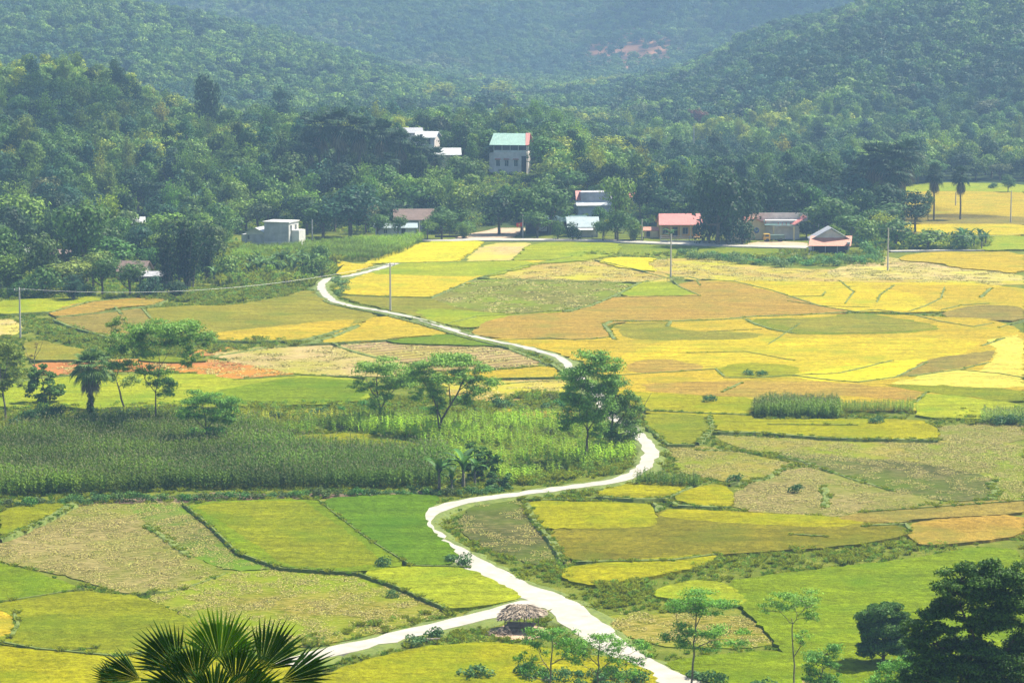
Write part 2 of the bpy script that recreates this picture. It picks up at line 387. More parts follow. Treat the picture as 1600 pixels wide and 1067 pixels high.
def scatter(name, pts, scl, protos, key, tint=None, label=None, cat='plants', kind='stuff', group=None):
    pts = np.asarray(pts, float); me = bpy.data.meshes.new(name); me.vertices.add(len(pts)); me.vertices.foreach_set('co', pts.ravel())
    a = me.attributes.new('scl', 'FLOAT', 'POINT'); a.data.foreach_set('value', np.asarray(scl, float) * np.ones(len(pts)))
    if tint is not None:
        t = me.attributes.new('tint', 'FLOAT_COLOR', 'POINT'); t.data.foreach_set('color', np.concatenate([tint, np.ones((len(pts), 1))], 1).ravel())
    o = link(name, me); md = o.modifiers.new('scatter', 'NODES'); md.node_group = gn_points(protos, key); return tag(o, label, cat, group, kind)
def gn_cover(protos, dens, smin, smax, mat=None, seed=0):
    g = bpy.data.node_groups.new('cover', 'GeometryNodeTree')
    g.interface.new_socket('Geometry', in_out='INPUT', socket_type='NodeSocketGeometry'); g.interface.new_socket('Geometry', in_out='OUTPUT', socket_type='NodeSocketGeometry')
    gi = g.nodes.new('NodeGroupInput'); go = g.nodes.new('NodeGroupOutput'); L = g.links.new
    dp = g.nodes.new('GeometryNodeDistributePointsOnFaces'); dp.inputs['Density'].default_value = dens; dp.inputs['Seed'].default_value = seed; L(gi.outputs[0], dp.inputs[0])
    nn = g.nodes.new('GeometryNodeInputNormal'); sx = g.nodes.new('ShaderNodeSeparateXYZ'); L(nn.outputs[0], sx.inputs[0])
    cp = g.nodes.new('ShaderNodeMath'); cp.operation = 'GREATER_THAN'; cp.inputs[1].default_value = .6; L(sx.outputs[2], cp.inputs[0]); L(cp.outputs[0], dp.inputs['Selection'])
    ip = g.nodes.new('GeometryNodeInstanceOnPoints'); gt = g.nodes.new('GeometryNodeGeometryToInstance')
    for p in protos:
        oi = g.nodes.new('GeometryNodeObjectInfo'); oi.inputs[0].default_value = p; oi.inputs[1].default_value = False; L(oi.outputs['Geometry'], gt.inputs[0])
    ip.inputs['Pick Instance'].default_value = True; L(dp.outputs[0], ip.inputs[0])
    src = gt.outputs[0]
    if mat is not None:
        sm = g.nodes.new('GeometryNodeSetMaterial'); sm.inputs['Material'].default_value = mat; L(src, sm.inputs[0]); src = sm.outputs[0]
    L(src, ip.inputs[2])
    rv = g.nodes.new('FunctionNodeRandomValue'); rv.data_type = 'FLOAT_VECTOR'; rv.inputs[0].default_value = (0, 0, 0); rv.inputs[1].default_value = (0, 0, 6.283); L(rv.outputs[0], ip.inputs['Rotation'])
    r2 = g.nodes.new('FunctionNodeRandomValue'); r2.data_type = 'FLOAT'; r2.inputs[2].default_value = smin; r2.inputs[3].default_value = smax; L(r2.outputs[1], ip.inputs['Scale'])
    jn = g.nodes.new('GeometryNodeJoinGeometry'); L(gi.outputs[0], jn.inputs[0]); L(ip.outputs[0], jn.inputs[0]); L(jn.outputs[0], go.inputs[0])
    return g
def cover(o, protos, dens, smin=.8, smax=1.2, mat=None, seed=0):
    md = o.modifiers.new('cover', 'NODES'); md.node_group = gn_cover(protos, dens, smin, smax, mat, seed)
def inpoly(X, Y, poly):
    X = np.asarray(X); Y = np.asarray(Y); c = np.zeros(X.shape, bool); n = len(poly)
    for i in range(n):
        x0, y0 = poly[i][0], poly[i][1]; x1, y1 = poly[(i + 1) % n][0], poly[(i + 1) % n][1]
        if y0 == y1: continue
        c ^= ((y0 > Y) != (y1 > Y)) & (X < (x1 - x0) * (Y - y0) / (y1 - y0) + x0)
    return c
def fill(pix, spacing, rng, z=0.0, jit=.45):
    """jittered grid of points over the ground inside an outline given by photo pixels"""
    W = [at(*p, z) for p in pix]; xs = [p.x for p in W]; ys = [p.y for p in W]
    gx, gy = np.meshgrid(np.arange(min(xs), max(xs), spacing), np.arange(min(ys), max(ys), spacing))
    gx = gx.ravel() + rng.uniform(-jit, jit, gx.size) * spacing; gy = gy.ravel() + rng.uniform(-jit, jit, gy.size) * spacing
    k = inpoly(gx, gy, [(p.x, p.y) for p in W]); return np.stack([gx[k], gy[k], np.full(k.sum(), z)], 1)
# ------------------------------------------------------------------ ground and hills
_q = ground_at(985, 92); SOIL_AT = (_q.x, _q.y, 0)
def ground_mat():
    m, nt, b = newmat('ground'); p = wpos(nt); sep = N(nt, 'ShaderNodeSeparateXYZ', {0: p})
    near = ramp(nt, noise(nt, .35, 6, p, .65), [(.3, (.07, .09, .010)), (.5, (.11, .14, .014)), (.68, (.18, .185, .03))])
    wood = ramp(nt, noise(nt, .12, 6, p, .7), [(.3, (.02, .035, .012)), (.62, (.045, .07, .02)), (.8, (.10, .09, .04))])
    soil = ramp(nt, noise(nt, .04, 6, p, .7), [(.3, (.16, .09, .05)), (.5, (.32, .16, .09)), (.7, (.42, .22, .13))])
    f = N(nt, 'ShaderNodeMapRange', {0: sep.outputs[1], 1: 575, 2: 600}); c = mixc(nt, f.outputs[0], near, wood)
    d_ = N(nt, 'ShaderNodeVectorMath', {0: N(nt, 'ShaderNodeVectorMath', {0: p, 1: SOIL_AT}, operation='SUBTRACT').outputs[0], 1: (1 / 58, 1 / 150, 0)}, operation='MULTIPLY'); l_ = N(nt, 'ShaderNodeVectorMath', {0: d_.outputs[0]}, operation='LENGTH')
    g = N(nt, 'ShaderNodeMapRange', {0: l_.outputs['Value'], 1: 1.1, 2: .1, 4: 1.0}); gn_ = N(nt, 'ShaderNodeMath', {0: g.outputs[0], 1: noise(nt, .03, 4, p, .7)}, operation='MULTIPLY'); gm = N(nt, 'ShaderNodeMapRange', {0: gn_.outputs[0], 1: .16, 2: .30}); c = mixc(nt, gm.outputs[0], c, soil)
    nt.links.new(c, b.inputs['Base Color']); b.inputs['Roughness'].default_value = .95; b.inputs['Specular IOR Level'].default_value = .05
    bp = N(nt, 'ShaderNodeBump', {'Strength': .6, 'Height': noise(nt, 1.6, 6, p, .7), 'Distance': .4}); nt.links.new(bp.outputs[0], b.inputs['Normal'])
    return m
M['ground'] = ground_mat()
xs = np.concatenate([np.arange(-900, -360, 20), np.arange(-360, 420, 8), np.arange(420, 1001, 20)]).astype(float)
ys = np.concatenate([np.arange(-40, 1700, 8), np.arange(1700, 3301, 20)]).astype(float)
GX, GY = np.meshgrid(xs, ys); GZ = terr(GX, GY)
nx, ny = len(xs), len(ys); I = np.arange(nx * ny).reshape(ny, nx)
Q = np.stack([I[:-1, :-1], I[:-1, 1:], I[1:, 1:], I[1:, :-1]], -1).reshape(-1, 4)
mb = MB(); mb.add(np.stack([GX, GY, GZ], -1).reshape(-1, 3), Q)
ground = tag(mb.build('ground', M['ground'], smooth=True), 'green valley floor rising into hills', None, None, 'structure')

# ------------------------------------------------------------------ field surfaces
def rice_mat(name, c1, c2=None, grain=.55, seedv=0.0):
    """standing rice: slow drifts of ripeness, fine grain of the ears"""
    m, nt, b = newmat(name); c2 = c2 or tuple(x * .82 for x in c1)
    p = wpos(nt); big = noise(nt, .045, 4, p, .6)
    mp = N(nt, 'ShaderNodeMapping', {'Vector': p, 'Scale': (.35, 1.9, 1), 'Rotation': (0, 0, .3 + seedv)})
    mid = noise(nt, .28, 4, mp.outputs[0], .65); fine = noise(nt, 1.9, 4, p, .85)
    c = ramp(nt, big, [(.36, c2), (.64, c1)])
    k = N(nt, 'ShaderNodeMapRange', {0: mid, 1: .3, 2: .7, 3: .70, 4: 1.25}); v = N(nt, 'ShaderNodeMapRange', {0: fine, 1: .3, 2: .7, 3: 1 - grain, 4: 1 + grain})
    mu = N(nt, 'ShaderNodeMath', {0: k.outputs[0], 1: v.outputs[0]}, operation='MULTIPLY')
    f3 = N(nt, 'ShaderNodeMapRange', {0: noise(nt, .8, 3, p, .6), 1: .3, 2: .7, 3: .86, 4: 1.12}); mu = N(nt, 'ShaderNodeMath', {0: mu.outputs[0], 1: f3.outputs[0]}, operation='MULTIPLY')
    a = N(nt, 'ShaderNodeVectorMath', {0: c, 1: mu.outputs[0]}, operation='MULTIPLY')
    grn = N(nt, 'ShaderNodeMapRange', {0: noise(nt, .11, 3, p, .6), 1: .5, 2: .72, 3: 0, 4: .7})
    cc = mixc(nt, grn.outputs[0], a.outputs[0], tuple(x * y for x, y in zip(c2, (.62, .88, .8))))
    nt.links.new(cc, b.inputs['Base Color']); b.inputs['Roughness'].default_value = .8; b.inputs['Specular IOR Level'].default_value = .02
    bp = N(nt, 'ShaderNodeBump', {'Strength': .8, 'Height': fine, 'Distance': .3}); nt.links.new(bp.outputs[0], b.inputs['Normal'])
    return m
def stubble_mat(name, base, straw, amount=.5, scale=1.7, rz=.4, rows=0.0):
    """cut field: straw lying in streaks over soil and regrowth"""
    m, nt, b = newmat(name); p = wpos(nt)
    mp = N(nt, 'ShaderNodeMapping', {'Vector': p, 'Scale': (.55, 1.5, 1), 'Rotation': (0, 0, rz)})
    st = noise(nt, scale, 5, mp.outputs[0], .75); pat = noise(nt, .07, 5, p, .65)
    c0 = ramp(nt, noise(nt, .5, 4, p, .7), [(.3, tuple(x * .6 for x in base)), (.65, base)])
    f = N(nt, 'ShaderNodeMath', {0: st, 1: N(nt, 'ShaderNodeMath', {0: pat, 1: .35}, operation='MULTIPLY').outputs[0]}, operation='ADD')
    lo = .80 - amount * .32
    ff = N(nt, 'ShaderNodeMapRange', {0: f.outputs[0], 1: lo - .05, 2: lo + .09})
    c = mixc(nt, ff.outputs[0], c0, straw)
    gp = N(nt, 'ShaderNodeMapRange', {0: noise(nt, .06, 4, p, .6), 1: .42, 2: .62, 3: 0, 4: .85}); c = mixc(nt, gp.outputs[0], c, tuple(x * y for x, y in zip(base, (1.25, 1.6, .6))))
    if rows:
        wv = N(nt, 'ShaderNodeTexWave', {'Vector': N(nt, 'ShaderNodeMapping', {'Vector': p, 'Rotation': (0, 0, rows)}).outputs[0], 'Scale': .13, 'Distortion': 1.6, 'Detail': 2, 'Detail Scale': 2}, wave_profile='SIN')
        rf = N(nt, 'ShaderNodeMapRange', {0: wv.outputs['Fac'], 1: .05, 2: .42, 3: .85, 4: 0}); c = mixc(nt, rf.outputs[0], c, (.13, .085, .04))
    nt.links.new(c, b.inputs['Base Color']); b.inputs['Roughness'].default_value = .9; b.inputs['Specular IOR Level'].default_value = .02
    bp = N(nt, 'ShaderNodeBump', {'Strength': .7, 'Height': st, 'Distance': .25}); nt.links.new(bp.outputs[0], b.inputs['Normal'])
    return m
RC = {  # ripeness of the standing rice
 'ybright': ((.46, .39, .012), (.41, .36, .015)), 'yellow': ((.40, .31, .012), (.34, .28, .015)), 'gold': ((.345, .25, .015), (.31, .24, .018)),
 'orange': ((.28, .18, .03), (.26, .185, .03)), 'tan': ((.205, .155, .03), (.18, .15, .03)), 'pale': ((.46, .39, .06), (.42, .36, .05)),
 'lime': ((.235, .255, .010), (.19, .23, .010)), 'limey': ((.24, .22, .004), (.195, .20, .004)), 'light': ((.135, .18, .004), (.105, .155, .004)),
 'green': ((.085, .15, .005), (.068, .13, .005)), 'olive': ((.20, .18, .018), (.165, .16, .016)), 'brown': ((.155, .135, .010), (.125, .12, .009)), 'ygreen': ((.165, .175, .006), (.13, .155, .006))}
SC = {  # cut fields: base, straw, amount, scale, direction
 's_pink': ((.10, .10, .022), (.25, .205, .08), .50, 1.7, .5), 's_green': ((.075, .11, .016), (.21, .175, .06), .36, 1.7, -.5), 's_yellow': ((.12, .13, .012), (.25, .21, .045), .45, 1.7, .9),
 's_cream': ((.21, .16, .055), (.38, .29, .13), .60, 1.2, .2), 's_dark': ((.065, .075, .02), (.16, .14, .055), .28, 1.4, .1), 's_olive': ((.12, .13, .018), (.20, .18, .05), .30, 1.3, .3),
 's_pale': ((.30, .22, .085), (.42, .32, .15), .5, 1.0, .3), 's_gold': ((.27, .21, .03), (.37, .27, .085), .5, 1.1, .1)}
for k, v in RC.items(): M[k] = rice_mat('rice_' + k, *v)
for k, v in SC.items(): M[k] = stubble_mat('stubble_' + k[2:], *v)
M['furrow'] = stubble_mat('stubble_furrowed', (.20, .14, .06), (.36, .26, .14), .55, 1.5, .2, rows=R(52))
M['soil'] = stubble_mat('terrace_soil', (.30, .115, .03), (.36, .16, .055), .5, .9, .15)
M['lawn'] = rice_mat('short_grass', (.19, .21, .015), (.13, .17, .012))
M['concrete'] = simple('pale_concrete', (.40, .37, .31), .8, var=.12, vscale=.8)
M['dirt'] = simple('pale_dirt', (.48, .34, .22), .9, var=.15, vscale=.5)
M['dark_soil'] = simple('dark_soil', (.18, .10, .06), .95, var=.3, vscale=.6, c2=(.06, .06, .025))

def outline(pix, h, rng, jit=.22, chaikin=1, step=2.2):
    W = [at(*p, h).xy for p in pix]
    for _ in range(chaikin):
        o = []
        for i in range(len(W)):
            a, b = W[i], W[(i + 1) % len(W)]; o += [a * .82 + b * .18, a * .18 + b * .82]
        W = o
    out = []
    for i in range(len(W)):
        a, b = W[i], W[(i + 1) % len(W)]; d = b - a; L = d.length; n = max(1, int(L / step)); nr = Vector((-d.y, d.x)) / max(L, 1e-6)
        for k in range(n):
            t = k / n; out.append(a + d * t + nr * (rng.normal() * jit if k else 0))
    return out
def sheet(name, pix, h, mat, drop=.5, rng=None, jit=.22, chaikin=1, z0=0.0, step=2.2):
    P = outline(pix, h + z0, rng or np.random.default_rng(1), jit, chaikin, step); n = len(P); V = [(p.x, p.y, h + z0) for p in P]
    T = [tuple(t) for t in tessellate_polygon([[Vector(v) for v in V]])]
    a = V[T[0][0]], V[T[0][1]], V[T[0][2]]
    if (Vector(a[1]) - Vector(a[0])).cross(Vector(a[2]) - Vector(a[0])).z < 0: T = [t[::-1] for t in T]
    mb = MB(); mb.add(V + [(x, y, z - drop) for x, y, z in V], T + [(i, (i + 1) % n, n + (i + 1) % n, n + i) for i in range(n)])
    return mb.build(name, mat)
rice_patch = {'near': tuft_proto('rice_shape', 1, 1.7, 46, .12, .10, 'grass', 4, 1.5), 'mid': tuft_proto('rice_shape', 2, 2.2, 34, .16, .18, 'grass', 4, 1.2)}
straw_p = [straw_proto(5), straw_proto(6), straw_proto(7)]; straw_far = [straw_proto(8, 2.6, 60, .36)]
words_of = {'ybright': 'bright yellow ripe rice', 'yellow': 'yellow ripe rice', 'gold': 'golden ripe rice', 'orange': 'orange-tinged ripe rice', 'tan': 'tan ripe rice', 'pale': 'pale yellow rice',
 'lime': 'lime green rice', 'limey': 'yellow-lime rice', 'light': 'light green rice', 'green': 'fresh green rice', 'olive': 'olive rice', 'brown': 'brownish green rice', 'ygreen': 'yellow-green rice',
 's_pink': 'cut field of pinkish straw', 's_green': 'cut field with green regrowth', 's_yellow': 'cut field of yellow straw', 's_cream': 'cut field of cream straw', 's_dark': 'cut field of dark stubble',
 's_olive': 'cut field of olive stubble', 's_pale': 'cut field of pale straw', 's_gold': 'cut field of golden straw', 'furrow': 'cut field with brown furrows', 'soil': 'bare orange soil', 'lawn': 'short grass'}
F = [ # (surface, outline in photo pixels, where)
 # far band below the village road
 ('ybright', [(560,414),(655,377),(759,375),(740,391),(716,408),(600,412),(590,411)], 'below the village road junction'),
 ('s_pale', [(720,409),(762,380),(834,379),(812,394),(794,410)], 'between two yellow rice fields below the road'),
 ('lime', [(834,378),(962,379),(972,386),(962,396),(930,405),(862,411),(793,411)], 'below the village road'),
 ('lawn', [(965,380),(1262,386),(1262,398),(1110,400),(1060,403),(1028,402),(970,398)], 'between the road and the shrubs'),
 ('yellow', [(522,405),(560,413),(592,409),(570,420),(535,430),(524,427)], 'inside the top bend of the path'),
 ('yellow', [(528,447),(560,432),(600,416),(620,409),(860,406),(830,412),(745,434),(672,464),(610,463),(530,459)], 'beside the pole by the path'),
 ('lime', [(600,416),(620,410),(862,407),(760,433),(640,430),(575,428)], 'beside the pole by the path'),
 ('s_gold', [(745,434),(832,413),(872,404),(935,403),(1048,430),(1046,441),(1000,442),(860,436)], 'above the olive field'),
 ('ybright', [(928,408),(962,401),(1030,403),(1010,412),(1030,424),(990,421)], 'left of the middle pole'),
 ('s_gold', [(1008,416),(1030,404),(1110,404),(1200,418),(1300,421),(1372,420),(1386,436),(1600,438),(1600,446),(1200,443),(1085,438),(1046,430)], 'below the long row of shrubs'),
 ('s_pale', [(1290,424),(1380,400),(1410,405),(1480,416),(1600,430),(1600,441),(1390,436),(1300,432)], 'around the pole by the shrubs'),
 ('gold', [(1405,402),(1430,396),(1470,393),(1600,393),(1600,428),(1500,418),(1450,409),(1408,407)], 'below the farthest path on the slope side'),
 ('s_olive', [(668,465),(745,434),(860,436),(1000,441),(962,461),(922,478),(876,486),(800,492),(700,482)], 'in the middle of the far fields'),
 ('olive', [(525,461),(610,464),(668,465),(720,482),(800,491),(775,498),(750,511),(720,512),(620,487),(560,473)], 'beside the pole by the path'),
 ('lime', [(640,484),(700,482),(800,491),(900,484),(780,498),(745,512),(690,506)], 'above the orange field'),
 ('orange', [(735,518),(760,502),(800,492),(892,487),(925,478),(962,462),(1088,462),(1058,444),(1090,438),(1150,440),(1205,453),(1285,478),(1332,487),(1290,492),(1130,498),(965,503),(950,512),(952,526),(900,530),(800,530),(745,524)], 'winding across the middle of the valley'),
 ('lime', [(960,463),(996,441),(1046,440),(1070,452),(1092,461)], 'notched into the orange field'),
 ('yellow', [(1090,438),(1200,439),(1600,443),(1600,492),(1480,486),(1420,488),(1330,487),(1282,478),(1205,455),(1148,441)], 'terraced behind the long dark bank'),
 ('gold', [(1330,445),(1600,446),(1600,492),(1480,487),(1450,480),(1440,460)], 'terraced behind the long dark bank'),
 ('tan', [(1480,486),(1530,476),(1600,479),(1600,502),(1500,498),(1470,491)], 'at the far edge of the terraces'),
 ('gold', [(755,528),(900,531),(950,528),(965,504),(1050,500),(1330,489),(1600,500),(1600,640),(1000,645),(960,600),(900,560),(850,545),(785,534)], 'filling the middle of the valley'),
 ('yellow', [(1000,545),(1060,530),(1250,525),(1540,530),(1500,556),(1440,562),(1240,590),(1100,575),(960,560)], 'filling the middle of the valley'),
 ('olive', [(957,506),(1045,503),(1060,514),(1200,521),(1170,530),(1060,532),(975,529)], 'below the orange field'),
 ('gold', [(1050,504),(1148,499),(1196,513),(1110,519),(1055,514)], 'below the orange field'),
 ('ygreen', [(1155,499),(1300,495),(1332,488),(1400,496),(1480,512),(1420,521),(1250,523),(1205,516)], 'long and narrow among yellow terraces'),
 ('olive', [(1180,500),(1300,496),(1335,489),(1395,497),(1470,511),(1400,519),(1270,520)], 'long and narrow among yellow terraces'),
 ('s_pink', [(900,537),(962,529),(1006,542),(960,546)], 'beside the path below the orange field'),
 ('orange', [(985,565),(1040,560),(1100,570),(1090,579),(985,583)], 'behind the pair of tall trees'),
 ('s_pale', [(1090,553),(1165,550),(1240,562),(1232,568),(1140,562)], 'small patch among yellow rice'),
 ('s_cream', [(965,586),(1060,580),(1116,577),(1132,588),(1060,596),(970,597)], 'narrow strip behind the tall trees'),
 ('limey', [(1116,577),(1160,566),(1240,570),(1262,586),(1190,591),(1132,589)], 'above the bushy bank'),
 ('orange', [(1000,599),(1130,595),(1300,596),(1446,612),(1430,626),(1310,617),(1180,620),(1080,617),(1010,611)], 'behind the square corn patch'),
 ('limey', [(950,608),(1080,617),(1182,621),(1172,645),(1000,642)], 'behind the pair of tall trees'),
 ('ybright', [(1233,585),(1300,575),(1440,560),(1452,562),(1402,590),(1340,598),(1262,594)], 'curved terrace'),
 ('tan', [(1450,560),(1562,545),(1545,566),(1430,586),(1400,589)], 'beside the curved terrace'),
 ('pale', [(1540,531),(1600,520),(1600,606),(1500,596),(1546,568),(1562,548)], 'sunlit terrace'),
 ('pale', [(1385,598),(1500,575),(1600,591),(1600,607),(1420,603)], 'long sunlit strip'),
 ('ygreen', [(1370,599),(1600,607),(1600,630),(1450,613)], 'below the sunlit strip'),
 ('lime', [(1446,613),(1600,630),(1600,656),(1430,652),(1430,630)], 'between the two corn patches'),
 ('limey', [(1008,631),(1170,640),(1180,655),(1110,657),(1010,647)], 'beside the path bend'),
 ('ygreen', [(1004,645),(1108,648),(1112,672),(1086,693),(1045,693),(1008,663)], 'beside the path bend'),
 ('limey', [(1112,653),(1180,655),(1440,654),(1466,670),(1466,686),(1300,683),(1112,673)], 'in front of the square corn patch'),
 ('s_pink', [(1466,664),(1600,658),(1600,692),(1466,690)], 'below the farther corn patch'),
 ('s_yellow', [(1108,680),(1200,684),(1466,688),(1600,692),(1600,730),(1480,728),(1400,723),(1250,716),(1160,701)], 'long strip below the lime rice'),
 ('s_olive', [(1400,690),(1600,692),(1600,785),(1550,780),(1540,745),(1440,722)], 'hazy dark stubble at the slope side'),
 ('s_dark', [(1190,704),(1300,712),(1440,722),(1552,745),(1556,776),(1500,784),(1420,776),(1330,748)], 'long dark wedge'),
 ('s_yellow', [(1048,695),(1100,696),(1200,715),(1244,726),(1200,743),(1145,754),(1100,746),(1060,736)], 'right beside the path bend'),
 ('s_pink', [(1148,766),(1245,727),(1330,746),(1420,771),(1482,786),(1340,801),(1310,809),(1144,797)], 'wide cut field with a green streak'),
 ('limey', [(922,771),(990,752),(1080,752),(1086,757),(1046,776),(990,778)], 'small field by the dark hedge'),
 ('limey', [(1048,779),(1085,760),(1130,756),(1146,770),(1144,791),(1100,792)], 'rounded small field beside the cut field'),
 ('s_dark', [(714,812),(736,790),(800,780),(828,784),(832,812),(852,832),(872,860),(888,880),(830,882),(770,862),(726,838)], 'inside the big bend of the path'),
 ('brown', [(1020,822),(1028,800),(1045,793),(1300,806),(1380,816),(1426,826),(1416,836),(1330,852),(1120,866),(1050,874),(900,877),(868,857),(850,827),(940,824)], 'wide field right of the big bend'),
 ('limey', [(1026,806),(1046,794),(1300,806),(1360,816),(1290,824),(1100,814)], 'far rim of the wide brown field'),
 ('limey', [(822,784),(856,781),(1015,786),(1022,794),(1028,822),(940,825),(852,826),(834,812)], 'rectangle above the wide brown field'),
 ('tan', [(1300,810),(1350,799),(1500,784),(1600,779),(1600,802),(1430,810),(1400,817)], 'long strip below the cut fields'),
 ('orange', [(1426,813),(1600,802),(1600,835),(1520,846),(1440,852),(1420,838)], 'below the tan strip'),
 ('limey', [(872,886),(1000,872),(1120,864),(1112,880),(1000,904),(930,915),(880,905)], 'above the crossroads'),
 ('light', [(1128,907),(1250,891),(1430,871),(1530,852),(1600,860),(1600,1067),(1240,1067),(1212,1000),(1160,950)], 'large field behind the dark corner trees'),
 ('lime', [(1028,918),(1080,905),(1130,909),(1172,935),(1150,946),(1060,937),(1018,930)], 'small mound-shaped field'),
 ('s_yellow', [(942,963),(1000,957),(1150,960),(1212,985),(1202,1011),(1050,1012),(1000,1000),(950,982)], 'behind the slender feathery trees'),
 ('light', [(1030,1032),(1200,1014),(1262,1026),(1250,1090),(1080,1060)], 'below the cut field by the feathery trees'),
 ('s_yellow', [(1090,1062),(1250,1038),(1320,1067),(1320,1110),(1110,1100)], 'corner by the feathery trees'),
 ('limey', [(505,1050),(640,1012),(760,1001),(830,1008),(1010,1034),(1050,1110),(430,1110)], 'below the thatched hut'),
 # left bottom
 ('ygreen', [(0,795),(90,783),(119,784),(80,806),(0,842)], 'corner by the hedge'),
 ('s_pink', [(-20,850),(0,846),(100,800),(125,787),(198,786),(240,822),(290,860),(352,892),(225,926),(190,926),(130,906),(0,877),(-20,870)], 'large pale cut field below the hedge'),
 ('s_green', [(196,787),(281,784),(332,822),(372,862),(440,886),(362,893),(292,866),(226,816)], 'narrow cut field beside the green rice'),
 ('light', [(285,785),(490,777),(520,800),(575,842),(640,882),(560,893),(430,885),(372,862),(332,822)], 'sweeping field left of the path bend'),
 ('ygreen', [(300,787),(470,780),(500,800),(560,842),(600,880),(520,888),(440,882),(400,850),(345,815)], 'sweeping field left of the path bend'),
 ('green', [(495,778),(640,771),(692,775),(664,800),(668,822),(722,866),(702,882),(640,882),(594,852),(540,815)], 'fresh field inside the path bend'),
 ('lime', [(560,893),(640,883),(732,886),(802,920),(818,934),(740,948),(700,950),(620,916)], 'beside the crossroads'),
 ('s_yellow', [(215,928),(352,893),(442,890),(560,895),(620,916),(702,953),(600,986),(480,1012),(380,1002),(290,962)], 'large cut field above the side path'),
 ('light', [(-20,876),(0,879),(60,894),(130,919),(80,930),(-20,940)], 'corner field'),
 ('ygreen', [(-20,942),(130,921),(190,929),(218,930),(290,962),(385,1004),(385,1025),(180,1024),(60,1012),(-20,1002)], 'wide field behind the fan palm'),
 ('gold', [(-20,948),(14,958),(23,975),(18,990),(-20,999)], 'tiny field in the corner'),
 ('limey', [(-20,1006),(60,1014),(180,1025),(390,1026),(470,1045),(430,1110),(-20,1110)], 'below the wide green field'),
 # left middle
 ('lime', [(-10,470),(70,466),(166,462),(150,472),(80,487),(-10,491)], 'far strip below the wood'),
 ('orange', [(74,488),(130,471),(220,464),(262,468),(240,476),(170,481),(140,490),(86,494)], 'lens-shaped terrace below the wood'),
 ('s_pale', [(-10,500),(18,498),(35,507),(30,522),(-10,526)], 'scrap beside the pole'),
 ('tan', [(84,496),(140,492),(230,480),(255,500),(245,522),(175,528),(130,513),(96,505)], 'terrace below the lens-shaped one'),
 ('olive', [(222,482),(300,477),(360,477),(440,464),(478,452),(500,464),(530,479),(592,491),(545,512),(470,532),(340,532),(250,520),(236,500)], 'large field left of the top bend'),
 ('gold', [(330,520),(470,505),(560,498),(545,511),(470,532),(345,532)], 'near edge of the large olive field'),
 ('gold', [(540,512),(595,492),(650,503),(702,518),(690,523),(610,528),(590,533),(500,537),(520,525)], 'left of the pole by the path'),
 ('light', [(600,531),(700,521),(752,529),(792,541),(700,538),(620,536)], 'slim wedge by the path'),
 ('olive', [(35,536),(60,530),(125,545),(164,552),(140,562),(45,563)], 'behind the fan palm by the corn'),
 ('soil', [(50,566),(170,561),(320,560),(440,574),(482,581),(365,593),(320,590),(310,583),(200,579),(55,588)], 'terraces'),
 ('soil', [(278,549),(372,541),(360,551),(300,558)], 'narrow terrace'),
 ('ygreen', [(220,556),(300,556),(330,563),(280,566),(215,563)], 'between soil terraces'),
 ('s_cream', [(318,553),(420,540),(530,536),(600,558),(680,582),(620,589),(480,586),(400,573)], 'beside the furrowed field'),
 ('furrow', [(520,537),(610,533),(790,540),(858,570),(770,577),(680,580),(600,558)], 'beside the path'),
 ('lime', [(-10,602),(120,586),(330,583),(370,593),(470,586),(562,591),(582,606),(562,630),(380,634),(-10,642)], 'behind the feathery trees'),
 ('light', [(330,612),(400,598),(470,589),(562,594),(580,606),(564,629),(380,633),(340,628)], 'behind the feathery trees'),
 ('gold', [(690,585),(770,579),(862,571),(880,588),(770,592),(700,592)], 'behind the pair of middle trees'),
 ('s_gold', [(690,594),(770,592),(885,590),(880,618),(770,628),(700,622)], 'behind the pair of middle trees'),
 ('ygreen', [(440,681),(560,675),(640,690),(702,705),(690,711),(600,706),(462,698)], 'pale strip between corn fields'),
 ('gold', [(768,640),(800,636),(806,645),(775,649)], 'scrap among the weeds'), ('orange', [(815,644),(900,640),(892,655),(820,656)], 'scrap among the weeds'),
 # far paddies
 ('gold', [(1380,302),(1470,297),(1620,300),(1620,345),(1560,350),(1400,346)], 'distant paddy below the hill'),
 ('lime', [(1380,290),(1470,285),(1600,287),(1620,301),(1470,298),(1380,303)], 'distant paddy below the hill'),
 ('tan', [(1400,338),(1490,334),(1620,340),(1620,352),(1420,350)], 'distant paddy below the hill'),
 ('yellow', [(1400,350),(1620,350),(1620,368),(1400,366)], 'distant paddy below the hill'),
 ('lime', [(1400,367),(1620,368),(1620,389),(1545,391),(1400,385)], 'distant paddy below the hill'),
 ('light', [(1065,252),(1075,236),(1150,235),(1175,244),(1160,254)], 'distant clearing beyond the wood'),
]
frng = np.random.default_rng(11); FH = []; CNT = [0, 0]
